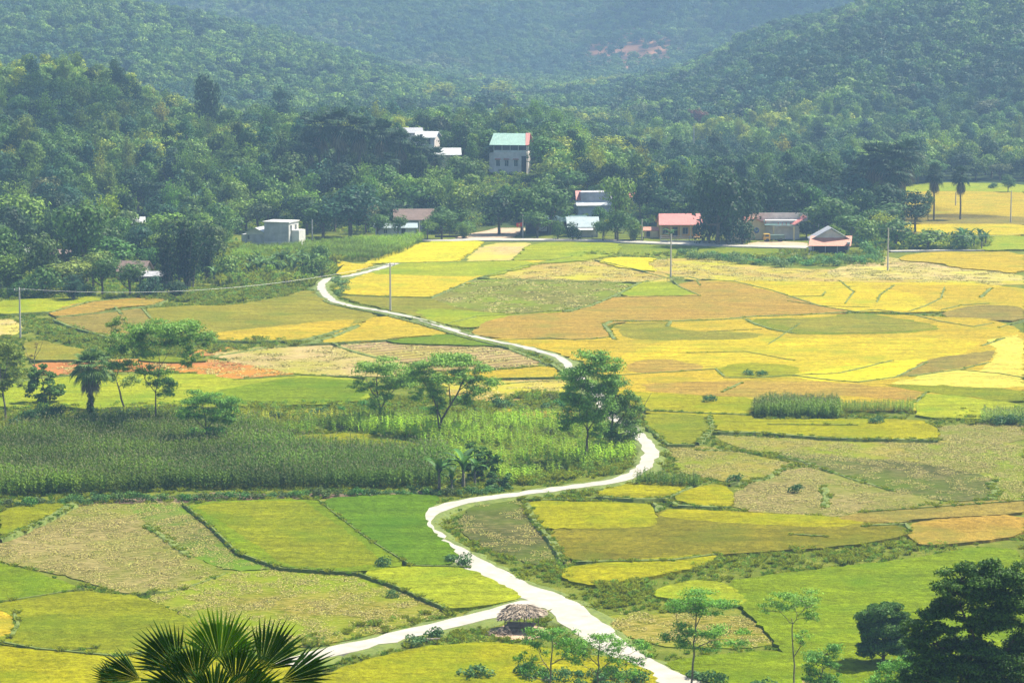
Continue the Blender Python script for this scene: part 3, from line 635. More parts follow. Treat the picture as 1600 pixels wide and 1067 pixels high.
for i, (k, pix, where) in enumerate(F):
    cut = k[0] == 's' or k in ('furrow', 'lawn'); h = (.03 + CNT[cut] * .003 if cut else .24 + CNT[cut] * .0016); CNT[cut] += 1
    zb = 0.0
    if where.startswith('clearing above'): zb = 3.6
    ymax = max(p[1] for p in pix); ymid = sum(p[1] for p in pix) / len(pix)
    fld = sheet('cut_field' if cut and k != 'lawn' else ('soil_terrace' if k == 'soil' else ('grass_verge_field' if k == 'lawn' else 'rice_field')), pix, h, M[k], .5 + zb, frng, z0=zb, step=.7 if ymid > 640 else 1.6, jit=.13 if ymid > 640 else .36)
    FH.append(([tuple(at(*p_, h).xy) for p_ in pix], h))
    tag(fld, (words_of[k] + ', ' + where), None, None, 'structure')
    if zb: continue
    if not cut:
        if ymid > 7000: cover(fld, [rice_patch['near']], .22, .85, 1.15, M[k], i)
        elif ymid > 5400: cover(fld, [rice_patch['mid']], .42, .9, 1.2, M[k], i)
        elif ymid > 3950: cover(fld, [rice_patch['mid']], .22, .9, 1.2, M[k], i)
    elif k != 'lawn':
        if ymid > 660: cover(fld, straw_p, .38 if k != 's_dark' else .2, .8, 1.2, None, i)
        elif ymid > 400: cover(fld, straw_far, .12, .8, 1.2, None, i)

M['bank'] = simple('bank_turf', (.13, .165, .022), .95, var=.28, vscale=1.6, c2=(.075, .11, .014), bump=.5)
# ------------------------------------------------------------------ the concrete path, its branch and the village road
def ribbon(name, pts, widths, h, mat, jit=.10, seed=0, label=None, slope=0.0):
    if jit == .17: ribbon('path_shoulder', pts, [w + .9 for w in widths], h - .03, M['bank'], .28, seed + 50, 'grassy shoulder of the ' + name.replace('_', ' '), .7)
    rng = np.random.default_rng(seed); W = [at(*p, h).xy for p in pts]; n = len(W); P = []; wd = []
    for i in range(n - 1):
        p0, p1, p2, p3 = W[max(i - 1, 0)], W[i], W[i + 1], W[min(i + 2, n - 1)]; m = max(2, int((p2 - p1).length / 1.3))
        for j in range(m):
            t = j / m; P.append(.5 * ((2 * p1) + (-p0 + p2) * t + (2 * p0 - 5 * p1 + 4 * p2 - p3) * t * t + (-p0 + 3 * p1 - 3 * p2 + p3) * t ** 3)); wd.append(widths[i] * (1 - t) + widths[i + 1] * t)
    P.append(W[-1]); wd.append(widths[-1]); V = []
    for i, p in enumerate(P):
        t = (P[min(i + 1, len(P) - 1)] - P[max(i - 1, 0)]).normalized(); nr = Vector((-t.y, t.x)); a = wd[i] / 2 + rng.normal() * jit; b = wd[i] / 2 + rng.normal() * jit
        l, r = p + nr * a, p - nr * b; sl = nr * slope; V += [(l.x, l.y, h), (r.x, r.y, h), (l.x + sl.x, l.y + sl.y, h - .3), (r.x - sl.x, r.y - sl.y, h - .3)]
    Fc = []
    for i in range(len(P) - 1):
        b = i * 4; Fc += [(b + 1, b + 5, b + 4, b), (b, b + 4, b + 6, b + 2), (b + 3, b + 7, b + 5, b + 1)]
    mb = MB(); mb.add(V, Fc); o = mb.build(name, mat); tag(o, label, None, None, 'structure'); return P
main_path = [(618,411),(598,418),(575,424),(545,431),(520,434),(506,439),(502,448),(507,458),(520,469),(545,477),(575,482),(618,490),(660,500),(700,513),(735,524),(765,531),(800,538),(835,546),(868,556),(886,567),(892,577),(905,590),(922,604),(934,617),(944,634),(960,652),(985,668),(1002,682),(1014,698),(1016,714),(1004,731),(975,746),(935,755),(870,763),(800,773),(740,781),(695,791),(666,804),(660,818),(676,838),(710,862),(760,892),(805,915),(850,933),(880,948),(905,968),(935,992),(965,1015),(1000,1036),(1040,1056),(1090,1080),(1140,1110)]
mw = list(np.interp([p[1] for p in main_path], [411, 440, 530, 600, 690, 780, 850, 940, 1010, 1110], [1.6, 1.5, 1.2, 1.5, 1.7, 1.8, 2.4, 3.3, 2.9, 2.4]))
ribbon('path', main_path, mw, .30, M['concrete'], jit=.17, seed=1, label='white concrete path winding through the rice fields')
ribbon('side_path', [(862,940),(830,943),(780,955),(700,974),(600,998),(500,1022),(430,1044),(360,1075)], [3.2, 2.7, 2.4, 2.3, 2.3, 2.3, 2.3, 2.3], .296, M['concrete'], jit=.17, seed=2, label='white side path leaving the crossroads past the hut')
ribbon('village_road', [(640,374),(700,375.5),(745,373.5),(800,374),(900,374.5),(960,376.5),(1040,379.5),(1100,381.5),(1180,384),(1262,386)], [3, 4, 7, 5, 4.5, 4.5, 4.5, 4.5, 5, 5], .30, M['concrete'], seed=3, label='pale road along the village edge')
ribbon('dirt_road', [(742,373),(762,368),(785,362),(806,354)], [9, 12, 9, 6], .295, M['dirt'], seed=4, label='pale dirt road entering the village')
ribbon('far_path', [(1390,392),(1450,391),(1530,390),(1620,388)], [2.2] * 4, .30, M['concrete'], seed=5, label='thin pale path below the far paddies')
s = sheet('yard', [(1213,398),(1232,389),(1268,391),(1270,398)], .10, M['concrete'], .2, frng, jit=.1); tag(s, 'pale concrete drying yard beside the red-roofed shed', None, None, 'structure')
s = sheet('yard', [(1165,381),(1190,377),(1262,379),(1262,385),(1180,385)], .08, M['dirt'], .2, frng, jit=.3); tag(s, 'bare earth forecourt before the gateway', None, None, 'structure')
s = sheet('yard', [(770,985),(790,975),(850,978),(862,992),(820,1000),(775,998)], .06, M['dirt'], .2, frng, jit=.3); tag(s, 'bare trodden earth under the thatched hut', None, None, 'structure')
s = sheet('soil_bank', [(250,776),(340,768),(360,771),(560,771),(690,764),(690,772),(480,779),(130,788),(180,778)], .05, M['dark_soil'], .2, frng, jit=.3); tag(s, 'dark reddish earth under the corn edge', None, None, 'structure')

# ------------------------------------------------------------------ banks between fields
banks = [ # (pixels, width m)
 ([(745,434),(832,412),(895,400)], .7), ([(672,465),(745,434)], .8), ([(530,461),(600,464),(672,465)], 1.2), ([(745,434),(820,436),(1000,441),(1048,430)], .7), ([(930,406),(1000,422),(1048,433),(1085,438)], .8), ([(600,411),(715,409),(870,405)], .7),
 ([(1000,441),(962,461),(922,478),(880,486)], 1.8), ([(692,507),(745,494),(800,491),(870,486)], .7), ([(950,464),(1092,462)], .5), ([(1046,432),(1062,448),(1095,462)], 1.0), ([(1046,432),(1075,430),(1098,436),(1150,440),(1205,453),(1282,478),(1345,488)], 1.2),
 ([(1088,437),(1094,446),(1090,440)], .6), ([(780,531),(860,528),(900,531),(950,527)], .9), ([(960,530),(950,515),(944,507),(956,501),(1035,502),(1130,499),(1180,494),(1250,492),(1330,487)], 1.9), ([(1042,510),(1048,502),(1100,500)], 1.6), ([(1165,498),(1180,506),(1205,514),(1244,521)], 1.9), ([(1105,518),(1190,514)], .7), ([(1330,487),(1372,484),(1420,490),(1470,502),(1520,510),(1550,505)], 1.2),
 ([(1290,455),(1284,462),(1240,463),(1230,465)], .8), ([(1312,438),(1334,456),(1320,474)], .8), ([(1398,445),(1375,460),(1370,472)], .8), ([(1476,448),(1470,466),(1445,478),(1420,486)], .9), ([(1548,450),(1532,465)], 1.6), ([(1470,484),(1500,477),(1546,474)], 1.1), ([(1230,470),(1290,478),(1360,480)], .8),
 ([(1074,551),(1165,549),(1240,563)], .6), ([(960,586),(1060,580),(1118,576),(1132,588)], 1.0), ([(1130,590),(1180,590),(1235,586),(1300,594),(1340,597),(1400,589),(1450,565)], 1.0), ([(1237,586),(1310,583),(1350,574),(1394,563)], .8), ([(1420,588),(1500,577),(1545,566)], 1.1), ([(1535,540),(1570,528)], 1.4), ([(1128,612),(1160,597)], 1.0), ([(1432,628),(1447,613)], .8), ([(1500,578),(1560,583),(1600,590)], .7), ([(1250,505),(1200,538)], .6),
 ([(775,599),(830,594),(880,592)], .8), ([(1000,641),(1108,646),(1172,648)], 1.2), ([(1108,650),(1113,668),(1090,692)], 1.4), ([(1113,675),(1180,676),(1300,685),(1466,688)], 1.6), ([(1200,663),(1340,664)], .5), ([(1008,664),(1045,695),(1086,695)], 1.2), ([(1090,700),(1160,702),(1250,716),(1330,745),(1400,765)], 1.1), ([(1288,758),(1291,775),(1288,790)], 1.6), ([(1550,750),(1556,765),(1548,780)], 2.0), ([(1140,756),(1200,744),(1232,724)], 1.6),
 ([(1020,786),(1030,792),(1026,800)], 1.6), ([(920,776),(990,780),(1040,779),(1060,790),(1140,793)], 1.6), ([(822,784),(834,812),(866,850),(880,878)], 1.6), ([(1044,778),(1090,756)], .8), ([(1345,822),(1415,818),(1424,830)], 1.0), ([(1240,835),(1290,838)], 1.0), ([(900,878),(1050,875),(1120,866)], 1.2), ([(930,782),(820,780)], 1.8),
 ([(118,785),(80,808),(0,844)], 2.0), ([(285,786),(330,823),(372,864),(440,888),(560,896),(620,917),(702,953)], .5), ([(215,929),(285,917),(352,893)], .5), ([(0,941),(70,930),(132,919)], .5), ([(495,779),(520,800),(575,842),(640,882)], .3), ([(640,884),(732,886)], .7), ([(0,1003),(60,1014),(180,1025),(250,1017),(290,1012)], .8), ([(22,958),(28,975),(16,997)], .9), ([(228,818),(260,838),(295,866)], 1.8), ([(105,1018),(150,1012)], .4),
 ([(0,492),(80,488),(140,472),(220,464),(262,467)], 1.6), ([(86,496),(150,490),(240,478),(262,470)], 1.6), ([(84,500),(110,511),(150,522),(175,530),(245,524)], 1.8), ([(236,498),(222,482)], 1.4), ([(180,480),(190,492)], 1.4), ([(240,522),(340,534),(470,533),(545,513),(560,508)], 1.6), ([(470,538),(520,527),(560,510)], 2.2), ([(330,556),(420,541),(530,536),(620,531)], 1.4), ([(520,537),(560,550),(600,560)], 1.8), ([(530,478),(600,492),(660,508),(735,530),(800,545),(860,568),(885,585)], 2.2), ([(45,564),(140,563),(164,552)], 1.0), ([(365,594),(470,587),(570,590)], .8), ([(0,602),(60,592),(120,586)], 1.0), ([(700,592),(770,592),(880,590)], .8),
 ([(610,494),(660,500),(740,524)], 1.6), ([(505,470),(520,476),(560,484)], 2.0), ([(1350,800),(1600,782)], .4), ([(1560,512),(1600,500)], .7),
]
bank_pts = []; mb = MB(); brng = np.random.default_rng(3)
for bi, (pix, w) in enumerate(banks):
    w *= .5 if pix[0][1] < 600 else .58
    P = [at(*p, .3).xy for p in pix]; Q = []
    for i in range(len(P) - 1):
        n = max(1, int((P[i + 1] - P[i]).length / .9))
        for j in range(n): Q.append(P[i].lerp(P[i + 1], j / n))
    Q.append(P[-1]); V = []
    qa = np.array([tuple(p) for p in Q]); hs = np.full(len(Q), .02)
    for poly, fh in FH:
        for ox, oy in ((0, 0), (1.2, .6), (-1.2, -.6), (.6, -1.2), (-.6, 1.2)): hs = np.maximum(hs, np.where(inpoly(qa[:, 0] + ox, qa[:, 1] + oy, poly), fh, 0))
    for i, p in enumerate(Q):
        t = (Q[min(i + 1, len(Q) - 1)] - Q[max(i - 1, 0)]).normalized(); nr = Vector((-t.y, t.x)); e = .45 if i in (0, len(Q) - 1) else 1.0
        a = w * e * .42 * brng.uniform(.7, 1.3); hh = max(hs[max(i - 2, 0):i + 3]) + .05 + bi * .0004 + .05 * min(w, 1.5) * brng.uniform(.6, 1.2)
        for q, z in ((-a * 1.25, .01), (-a * .7, hh), (a * .7, hh), (a * 1.25, .01)): V.append((p.x + nr.x * q, p.y + nr.y * q, z))
        for _ in range(max(1, int(w * 3.2))): bank_pts.append((p.x + brng.uniform(-1, 1) * w * .5, p.y + brng.uniform(-1, 1) * w * .5, hh - .12))
    mb.add(V, [(i * 4 + k, (i + 1) * 4 + k, (i + 1) * 4 + k + 1, i * 4 + k + 1) for i in range(len(Q) - 1) for k in range(3)])
tag(mb.build('bank_path', M['bank']), 'narrow grassy banks between the rice fields', None, None, 'structure')
grass_p = [tuft_proto('grass_shape', 21, .7, 12, .42, .06, 'grass', 5, .8), tuft_proto('grass_shape', 22, .7, 10, .34, .07, 'weed', 5, .9), weed_proto(23, .35, .35, 36, 'weed', .15)]
bank_pts = np.array(bank_pts); tag(scatter('bank_grass', bank_pts, np.where(bank_pts[:, 1] > 340, .62, 1.0) * brng.uniform(.3, .85, len(bank_pts)), grass_p, 'grass'), 'rough green grass growing along the field banks', 'grass')

# weedy ground: outlines in photo pixels, spacing m, size
weed_p = [weed_proto(31, .5, .55, 60), weed_proto(32, .6, .45, 60, 'grass', .18), weed_proto(33, .4, .7, 50), tuft_proto('grass_shape', 34, .9, 16, .6, .07, 'grass', 5, .8)]
weeds = [([(338,447),(346,404),(364,384),(400,402),(520,402),(522,436),(480,446),(400,450)], 1.3, 2.2), ([(700,960),(770,985),(800,1005),(640,1012),(500,1050),(430,1067),(520,1035),(610,1004)], .75, .7), ([(860,878),(930,915),(1000,905),(1110,880),(1130,866),(1430,848),(1530,850),(1430,872),(1250,892),(1130,908),(1030,918),(1010,935),(940,960),(990,1000),(1040,1034),(1010,1030),(960,985),(905,940),(840,912)], .95, .6),
 ([(1130,872),(1430,856),(1440,866),(1250,886),(1120,897),(1080,893)], 1.0, .7), ([(670,822),(700,850),(760,882),(820,912),(850,930),(810,932),(720,880),(690,850)], .8, .8), ([(690,790),(735,782),(700,820),(760,862),(830,885),(890,882),(880,910),(800,895),(700,845),(680,815)], .85, .6), ([(700,790),(880,770),(1000,745),(1030,740),(1060,735),(1060,750),(925,768),(900,780),(740,786)], .8, 1.0),
 ([(1000,650),(1040,700),(1050,735),(1025,735),(1030,700),(1000,670)], .85, .9), ([(1440,690),(1500,640),(1600,640),(1600,662),(1470,666)], 1.0, .8), ([(780,533),(880,565),(900,590),(870,580),(800,545)], .9, .7), ([(0,636),(380,632),(560,630),(700,622),(880,615),(890,650),(760,655),(560,668),(370,655),(0,690)], .85, .9),
 ([(0,470),(250,458),(480,440),(500,452),(440,466),(330,476),(260,470),(0,468)], 1.0, 1.1), ([(40,500),(100,505),(175,530),(240,520),(330,532),(470,532),(500,540),(330,553),(200,560),(160,548),(60,530)], 1.0, .9), ([(690,775),(1000,735),(1000,700),(900,720),(700,765)], .8, .9), ([(1230,390),(1340,395),(1380,392),(1380,415),(1150,415)], 1.2, 1.0), ([(450,1000),(700,952),(820,935),(800,945),(600,990),(500,1018)], .8, .6), ([(940,900),(1010,905),(1020,945),(960,955),(925,930)], .8, .7),
 ([(1370,392),(1550,391),(1550,370),(1380,372)], 1.2, 1.3), ([(900,395),(1260,398),(1260,404),(900,404)], 1.1, .6)]
WP = []; WS = []
for pix, sp, sz in weeds:
    q = fill(pix, sp, brng, .02); n = noise_keep = brng.random(len(q)) < .8; q = q[n]
    WP.append(q); WS.append(sz * brng.uniform(.5, 1.3, len(q)) * (1 + .5 * np.sin(q[:, 0] * .45) * np.sin(q[:, 1] * .31)))
def near_line(P, L, d):
    m = np.ones(len(P), bool)
    for i in range(len(L) - 1):
        a, b = np.array(L[i]), np.array(L[i + 1]); ab = b - a; t = np.clip(((P[:, :2] - a) @ ab) / max(ab @ ab, 1e-9), 0, 1); m &= np.hypot(*(P[:, :2] - a - t[:, None] * ab).T) > d
    return m
WP = np.concatenate(WP); WS = np.concatenate(WS)
PATHS = [([tuple(at(*p, .3).xy) for p in main_path], 1.35), ([tuple(at(*p, .3).xy) for p in [(862,940),(830,943),(780,955),(700,974),(600,998),(500,1022),(430,1044),(360,1075)]], 1.6), ([tuple(at(*p, .3).xy) for p in [(742,373),(762,368),(785,362),(806,354)]], 6)]
for L, d in PATHS:
    k = near_line(WP, L, d); WP, WS = WP[k], WS[k]
dp_ = np.minimum.reduce([np.min(np.hypot(WP[:, 0][:, None] - np.array(L)[None, :, 0], WP[:, 1][:, None] - np.array(L)[None, :, 1]), 1) for L, d in PATHS[:2]]); WS = WS * np.clip(.35 + dp_ / 9, .45, 1)
tag(scatter('weeds', WP, WS, weed_p, 'weeds'), 'rough green weeds and grass beside the paths', 'weeds')

# short grass over the open ground between fields
gx, gy = np.meshgrid(np.arange(-118, 118, .8), np.arange(184, 470, .8)); gx = gx.ravel() + brng.uniform(-.4, .4, gx.size); gy = gy.ravel() + brng.uniform(-.4, .4, gy.size)
k = np.abs(gx) < gy * .21; gx, gy = gx[k], gy[k]
k = (np.sin(gx * .6 + gy * .3) + np.sin(gx * .23 - gy * .5) + brng.normal(size=gx.size) * .8) > -.6; gx, gy = gx[k], gy[k]
for poly, fh in FH:
    k = ~inpoly(gx, gy, poly); gx, gy = gx[k], gy[k]
GP = np.stack([gx, gy, np.full(gx.size, .01)], 1)
for L, d in PATHS: GP = GP[near_line(GP, L, d + .3)]
tag(scatter('short_grass', GP, brng.uniform(.35, 1.0, len(GP)), grass_p, 'grass'), 'short rough grass on the open ground between fields', 'grass')
# ------------------------------------------------------------------ corn and cane
crng = np.random.default_rng(77)
corn_p = [corn_proto(s) for s in (1, 2, 3, 4)]; cane_p = [cane_proto(s) for s in (5, 6, 7)]
def tints(n, c, v=.18): return np.clip(np.array(c) * crng.uniform(1 - v, 1 + v, (n, 1)) * crng.uniform(.93, 1.07, (n, 3)), 0, 1)
def corn(pix, sp, c, label, size=1.0, protos=None, key='corn', name='corn_field'):
    q = fill(pix, sp, crng, .05); q = q[crng.random(len(q)) < .95]
    w = np.sin(q[:, 0] * .23 + np.sin(q[:, 1] * .19) * 1.5) * np.sin(q[:, 1] * .31 + q[:, 0] * .11)
    if 'bright' in label or 'thin' in label: k = crng.random(len(q)) < .72 + .4 * w; q, w = q[k], w[k]
    for L, d in PATHS: k = near_line(q, L, d + .3); q, w = q[k], w[k]
    return tag(scatter(name, q, size * (1 + .14 * w) * crng.uniform(.72, 1.12, len(q)), protos or corn_p, key, tints(len(q), [c[0] * 1.7, c[1] * 1.5, c[2] * .5]) * (1 + .35 * w + .25 * np.sin(q[:, 0] * .07 + q[:, 1] * .05))[:, None]), label, 'corn field' if name == 'corn_field' else 'cane field')
corn([(-10,690),(60,675),(180,662),(330,660),(400,668),(452,690),(456,704),(380,716),(250,735),(246,768),(130,772),(-10,776)], .55, (.075, .15, .035), 'dark green corn field left of the feathery trees')
corn([(248,765),(252,745),(330,715),(460,704),(600,708),(690,712),(712,735),(690,760),(560,764),(400,764)], .52, (.065, .14, .038), 'dark dense corn field between the pale strip and the hedge')
corn([(520,672),(640,655),(760,655),(880,650),(1000,690),(985,722),(900,735),(800,758),(720,745),(700,708),(640,690)], .75, (.14, .26, .05), 'bright green corn between the middle trees and the path', .8)
corn([(430,668),(560,655),(700,650),(680,664),(560,674),(450,682)], .7, (.09, .18, .04), 'thin strip of corn behind the pale strip', .8)
corn([(1176,652),(1178,640),(1200,632),(1312,632),(1314,654)], .42, (.10, .19, .07), 'tall square patch of corn beside the yellow fields', .84)
corn([(1312,646),(1314,638),(1430,638),(1432,645)], .42, (.13, .22, .08), 'low narrow row of corn right of the square patch', .66)
corn([(1534,662),(1536,650),(1610,650),(1610,664)], .5, (.12, .20, .11), 'bluish corn patch at the end of the valley floor', .74)
corn([(990,760),(1000,752),(1095,757),(1092,764)], .45, (.05, .11, .03), 'short dark hedge-like row of corn above the small lime field', .7)
corn([(360,408),(380,393),(470,388),(560,378),(668,375),(640,392),(590,409),(520,410)], .95, (.12, .22, .07), 'pale green sugarcane field in front of the white box house', .74, cane_p, 'cane', 'cane_field')
corn([(150,650),(380,648),(560,655),(430,668),(330,662),(160,664),(0,690),(0,660)], .8, (.20, .25, .06), 'yellowish thin corn around the feathery trees', .6)

# ------------------------------------------------------------------ trees that stand alone in the fields
def pix_tree(name, bx, by, branches, clumps, seed, color, label, cat='tree', leaf=.30, dens=26, aspect=.38, r0=.16, bark='bark', group=None, depth=.5, base=None, flat=1.0, sub=6, leafmat_='leaf'):
    """a tree traced for its outline, with real depth: branches and clumps in photo pixels, turned into metres at the tree's distance"""
    dens *= 1.5 * (1.75 if 'feath' in name else 1.15); fe = 'feath' in name; k_ = 2.8 if fe else 1.9; clumps = [(c_[0], c_[1], c_[2] * (1.12 if fe else 1), c_[3] * (1.15 if fe else 1)) for c_ in clumps]; color = (color[0] * k_ * 1.1, color[1] * k_, color[2] * k_ * .55); rng = np.random.default_rng(seed); p = base if base is not None else at(bx, by, 0); s = FPX / p[1]
    L = lambda x, y, d=0.0: np.array([(x - bx) / s, d, (by - y) / s])
    root = empty(name, p); tag(root, label, cat, group); root.color = (*color, 1)
    tb = MB(); nodes = []; first = True
    for br in branches:
        dr = 0.0 if first else rng.uniform(-1, 1) * .25; pts = []
        for i, (x, y) in enumerate(br): pts.append(L(x, y, 0 if first else dr * i * len(br) / 2))
        if first: pts[0] = pts[0] - np.array([0, 0, .4])
        else:
            j = min(range(len(nodes)), key=lambda k: np.linalg.norm(nodes[k][0] - L(*br[0]))); pts[0] = nodes[j][0]
        ra = r0 if first else nodes[j][1] * .8; rb = ra * (.45 if first else .35); n = len(pts); fine = []; rad = []
        for i in range(n - 1):
            for t in (0, .34, .67):
                fine.append(pts[i] * (1 - t) + pts[i + 1] * t + (rng.normal(size=3) * .04 if t else 0)); rad.append(ra + (rb - ra) * (i + t) / (n - 1))
        fine.append(pts[-1]); rad.append(rb); tb.tube(fine, rad, 6); nodes += list(zip(fine, rad)); first = False
    cb = MB(); hi = max((by - c[1]) / s for c in clumps); span = max(c[0] for c in clumps) - min(c[0] for c in clumps); span = max(span / s, 1)
    for (x, y, rx, ry) in clumps:
        d = rng.uniform(-depth, depth) * span * .5 * (1 - .5 * abs((x - bx) / s) / span); c = L(x, y, d); rx /= s; ry /= s
        cand = [k for k in nodes if k[0][2] < c[2] - .1] or nodes; j = min(cand, key=lambda k: np.linalg.norm(k[0] - c) + .5 * max(0, .8 - (c[2] - k[0][2])))
        limb(tb, j[0], c - np.array([0, 0, ry * .4]), max(j[1] * .5, .02), .015, rng, 4, sag=.1)
        nodes.append((c - np.array([0, 0, ry * .3]), .03))
        bl = []
        for _ in range(sub):
            o = rng.uniform(-1, 1, 3); k = rng.uniform(.34, .62) * (1.15 if fe else 1); bl.append((c + o * np.array([rx, rx * .9, ry]) * .85, (rx * k, rx * k, max(ry * k * .8, .12))))
            limb(tb, c - np.array([0, 0, ry * .4]), bl[-1][0], .02, .008, rng, 3, seg=2)
        area = rx * rx * 3 + rx * ry * 3
        blob_leaves(cb, bl, int(dens * area / (leaf * leaf * 6) + 30), leaf, rng, flat=flat, rough=.75, aspect=aspect, loose=fe or leaf == .155)
    t = tb.build('trunk', M[bark], root, True); c = cb.build('crown', M[leafmat_], root); c.color = (*color, 1); return root
FEATHER = (.055, .115, .03)
# tall forked tree by the corn (240,665)
pix_tree('feathery_tree', 243, 667, [[(243,667),(244,640),(244,612)], [(244,612),(228,590),(222,560),(205,535),(200,520)], [(244,612),(252,570),(250,545),(262,520)], [(228,590),(236,560),(240,530)], [(252,570),(268,545),(280,525)]],
 [(205,528,22,10),(188,545,14,9),(222,515,22,9),(240,505,26,9),(262,508,28,10),(285,510,24,9),(305,520,20,9),(318,533,15,10),(300,545,12,8),(232,540,16,10),(262,530,18,8),(300,562,9,9),(252,590,14,10),(265,598,14,8),(238,602,10,8),(262,612,12,7),(225,575,12,7),(180,565,12,8),(280,528,18,8),(205,570,12,7)], 1, FEATHER, 'tall forked feathery tree rising from the dark corn right of the fan palm', leaf=.32)
pix_tree('feathery_tree', 192, 640, [[(196,640),(188,612),(182,590)], [(182,590),(170,560),(175,535)], [(182,590),(190,555),(195,525)]],
 [(180,510,11,8),(190,500,8,7),(175,535,14,9),(195,545,12,8),(170,560,10,8),(185,572,10,7),(172,588,10,8),(205,595,12,7)], 2, (.075, .12, .035), 'thin feathery tree between the fan palm and the tall forked tree', leaf=.30)
pix_tree('broadleaf_tree', 72, 632, [[(72,632),(70,610),(66,590)]], [(52,585,11,10),(66,578,12,8),(78,590,14,9),(60,602,16,10),(84,604,14,9),(50,612,11,8),(72,616,18,9),(92,612,10,7),(60,628,12,7)], 3, (.045, .10, .03), 'small ragged tree just above the dark round bush', leaf=.34, aspect=.6)
pix_tree('broadleaf_tree', 8, 660, [[(10,660),(8,630),(4,600),(0,560)], [(4,600),(14,570),(18,550)]],
 [(0,540,22,12),(22,545,16,12),(32,560,12,12),(10,560,22,12),(0,585,20,12),(24,583,16,11),(10,600,18,9),(35,600,8,7),(-12,560,18,14),(0,613,12,7)], 4, (.10, .15, .045), 'light olive tree at the picture edge beyond the round bush', leaf=.30, bark='pale_bark')
pix_tree('feathery_tree', 322, 702, [[(323,702),(323,670),(321,650),(318,625)], [(323,668),(338,652),(350,640)], [(323,668),(306,652),(298,640)]],
 [(318,620,22,9),(300,630,16,9),(290,645,12,8),(335,632,18,9),(352,632,16,9),(362,645,10,8),(345,648,14,7),(305,643,12,7),(340,675,14,8),(308,678,12,6),(358,655,8,7)], 5, (.045, .11, .03), 'small flat-topped tree standing in the dark corn', leaf=.26, r0=.1)
pix_tree('feathery_tree', 595, 662, [[(595,662),(594,640),(590,615),(588,590)], [(594,640),(602,625),(618,605)], [(592,625),(580,610),(572,592)]],
 [(585,565,22,9),(602,572,20,9),(570,575,12,8),(620,588,20,11),(635,595,16,10),(608,598,16,9),(590,628,11,10),(600,620,10,8),(575,600,12,6),(640,580,12,7),(560,600,12,7)], 6, (.075, .14, .04), 'left one of the two middle trees, with its crown in flat layers', leaf=.30)
pix_tree('feathery_tree', 687, 680, [[(686,680),(690,655),(704,632),(718,608),(728,585)], [(686,672),(683,640),(684,625)], [(690,655),(680,630),(668,605),(655,590)], [(704,632),(702,600),(700,585)], [(718,608),(740,590),(748,580)]],
 [(665,572,24,9),(690,562,24,9),(715,562,26,9),(740,568,22,9),(755,578,14,8),(650,588,16,9),(672,592,14,8),(735,592,16,9),(755,600,18,10),(735,608,12,9),(684,622,12,11),(684,642,14,7),(700,585,16,7),(728,625,9,11),(720,583,16,8),(655,612,10,7),(678,612,10,7)], 7, (.065, .13, .035), 'wide twin-stemmed tree with a broad flat crown in the middle of the crops', leaf=.30)
pix_tree('feathery_tree', 915, 722, [[(915,722),(917,695),(918,672)], [(918,672),(906,650),(904,620),(915,590)], [(918,672),(930,650),(936,620),(940,590)], [(918,672),(914,630),(920,580)]],
 [(920,556,22,8),(945,562,18,9),(905,570,18,9),(930,578,24,10),(958,580,14,9),(890,590,16,9),(912,600,24,11),(940,600,22,11),(885,612,16,10),(905,625,22,11),(932,625,18,11),(955,608,14,11),(900,645,20,11),(925,650,18,11),(890,662,13,8),(945,640,12,12),(935,672,12,8)], 8, (.055, .12, .035), 'tall dark feathery tree beside the path, nearest to its bend', leaf=.30, r0=.2)
pix_tree('feathery_tree', 958, 705, [[(958,705),(956,670),(958,640),(962,610)], [(956,670),(972,650),(985,630)]],
 [(962,598,14,10),(978,612,13,11),(955,618,12,12),(985,632,13,11),(968,635,16,12),(992,650,12,12),(950,645,14,12),(975,660,18,13),(958,672,14,13),(990,676,13,10),(960,692,14,12),(945,700,12,9),(975,690,12,9),(952,712,12,7)], 9, (.05, .10, .035), 'leaning leafy tree behind the tall feathery tree, dense down to the ground', leaf=.30)
pix_tree('bare_tree', 1000, 660, [[(985,668),(1000,645),(1008,630),(1018,612)], [(1000,645),(1012,640),(1020,636)]], [(1002,650,8,6),(1010,640,6,4)], 10, (.09, .13, .05), 'nearly leafless leaning sapling beside the dense tree', leaf=.2, r0=.05, sub=2, bark='pale_bark', dens=10)
pix_tree('bare_tree', 55, 600, [[(56,602),(54,575),(55,555),(60,535)], [(54,575),(46,560),(40,545)], [(55,560),(64,545),(70,528)]], [(60,540,6,4),(46,553,5,4)], 11, (.12, .11, .07), 'bare-branched shrub tree behind the small ragged tree', leaf=.15, r0=.09, sub=2, bark='pale_bark', dens=8)
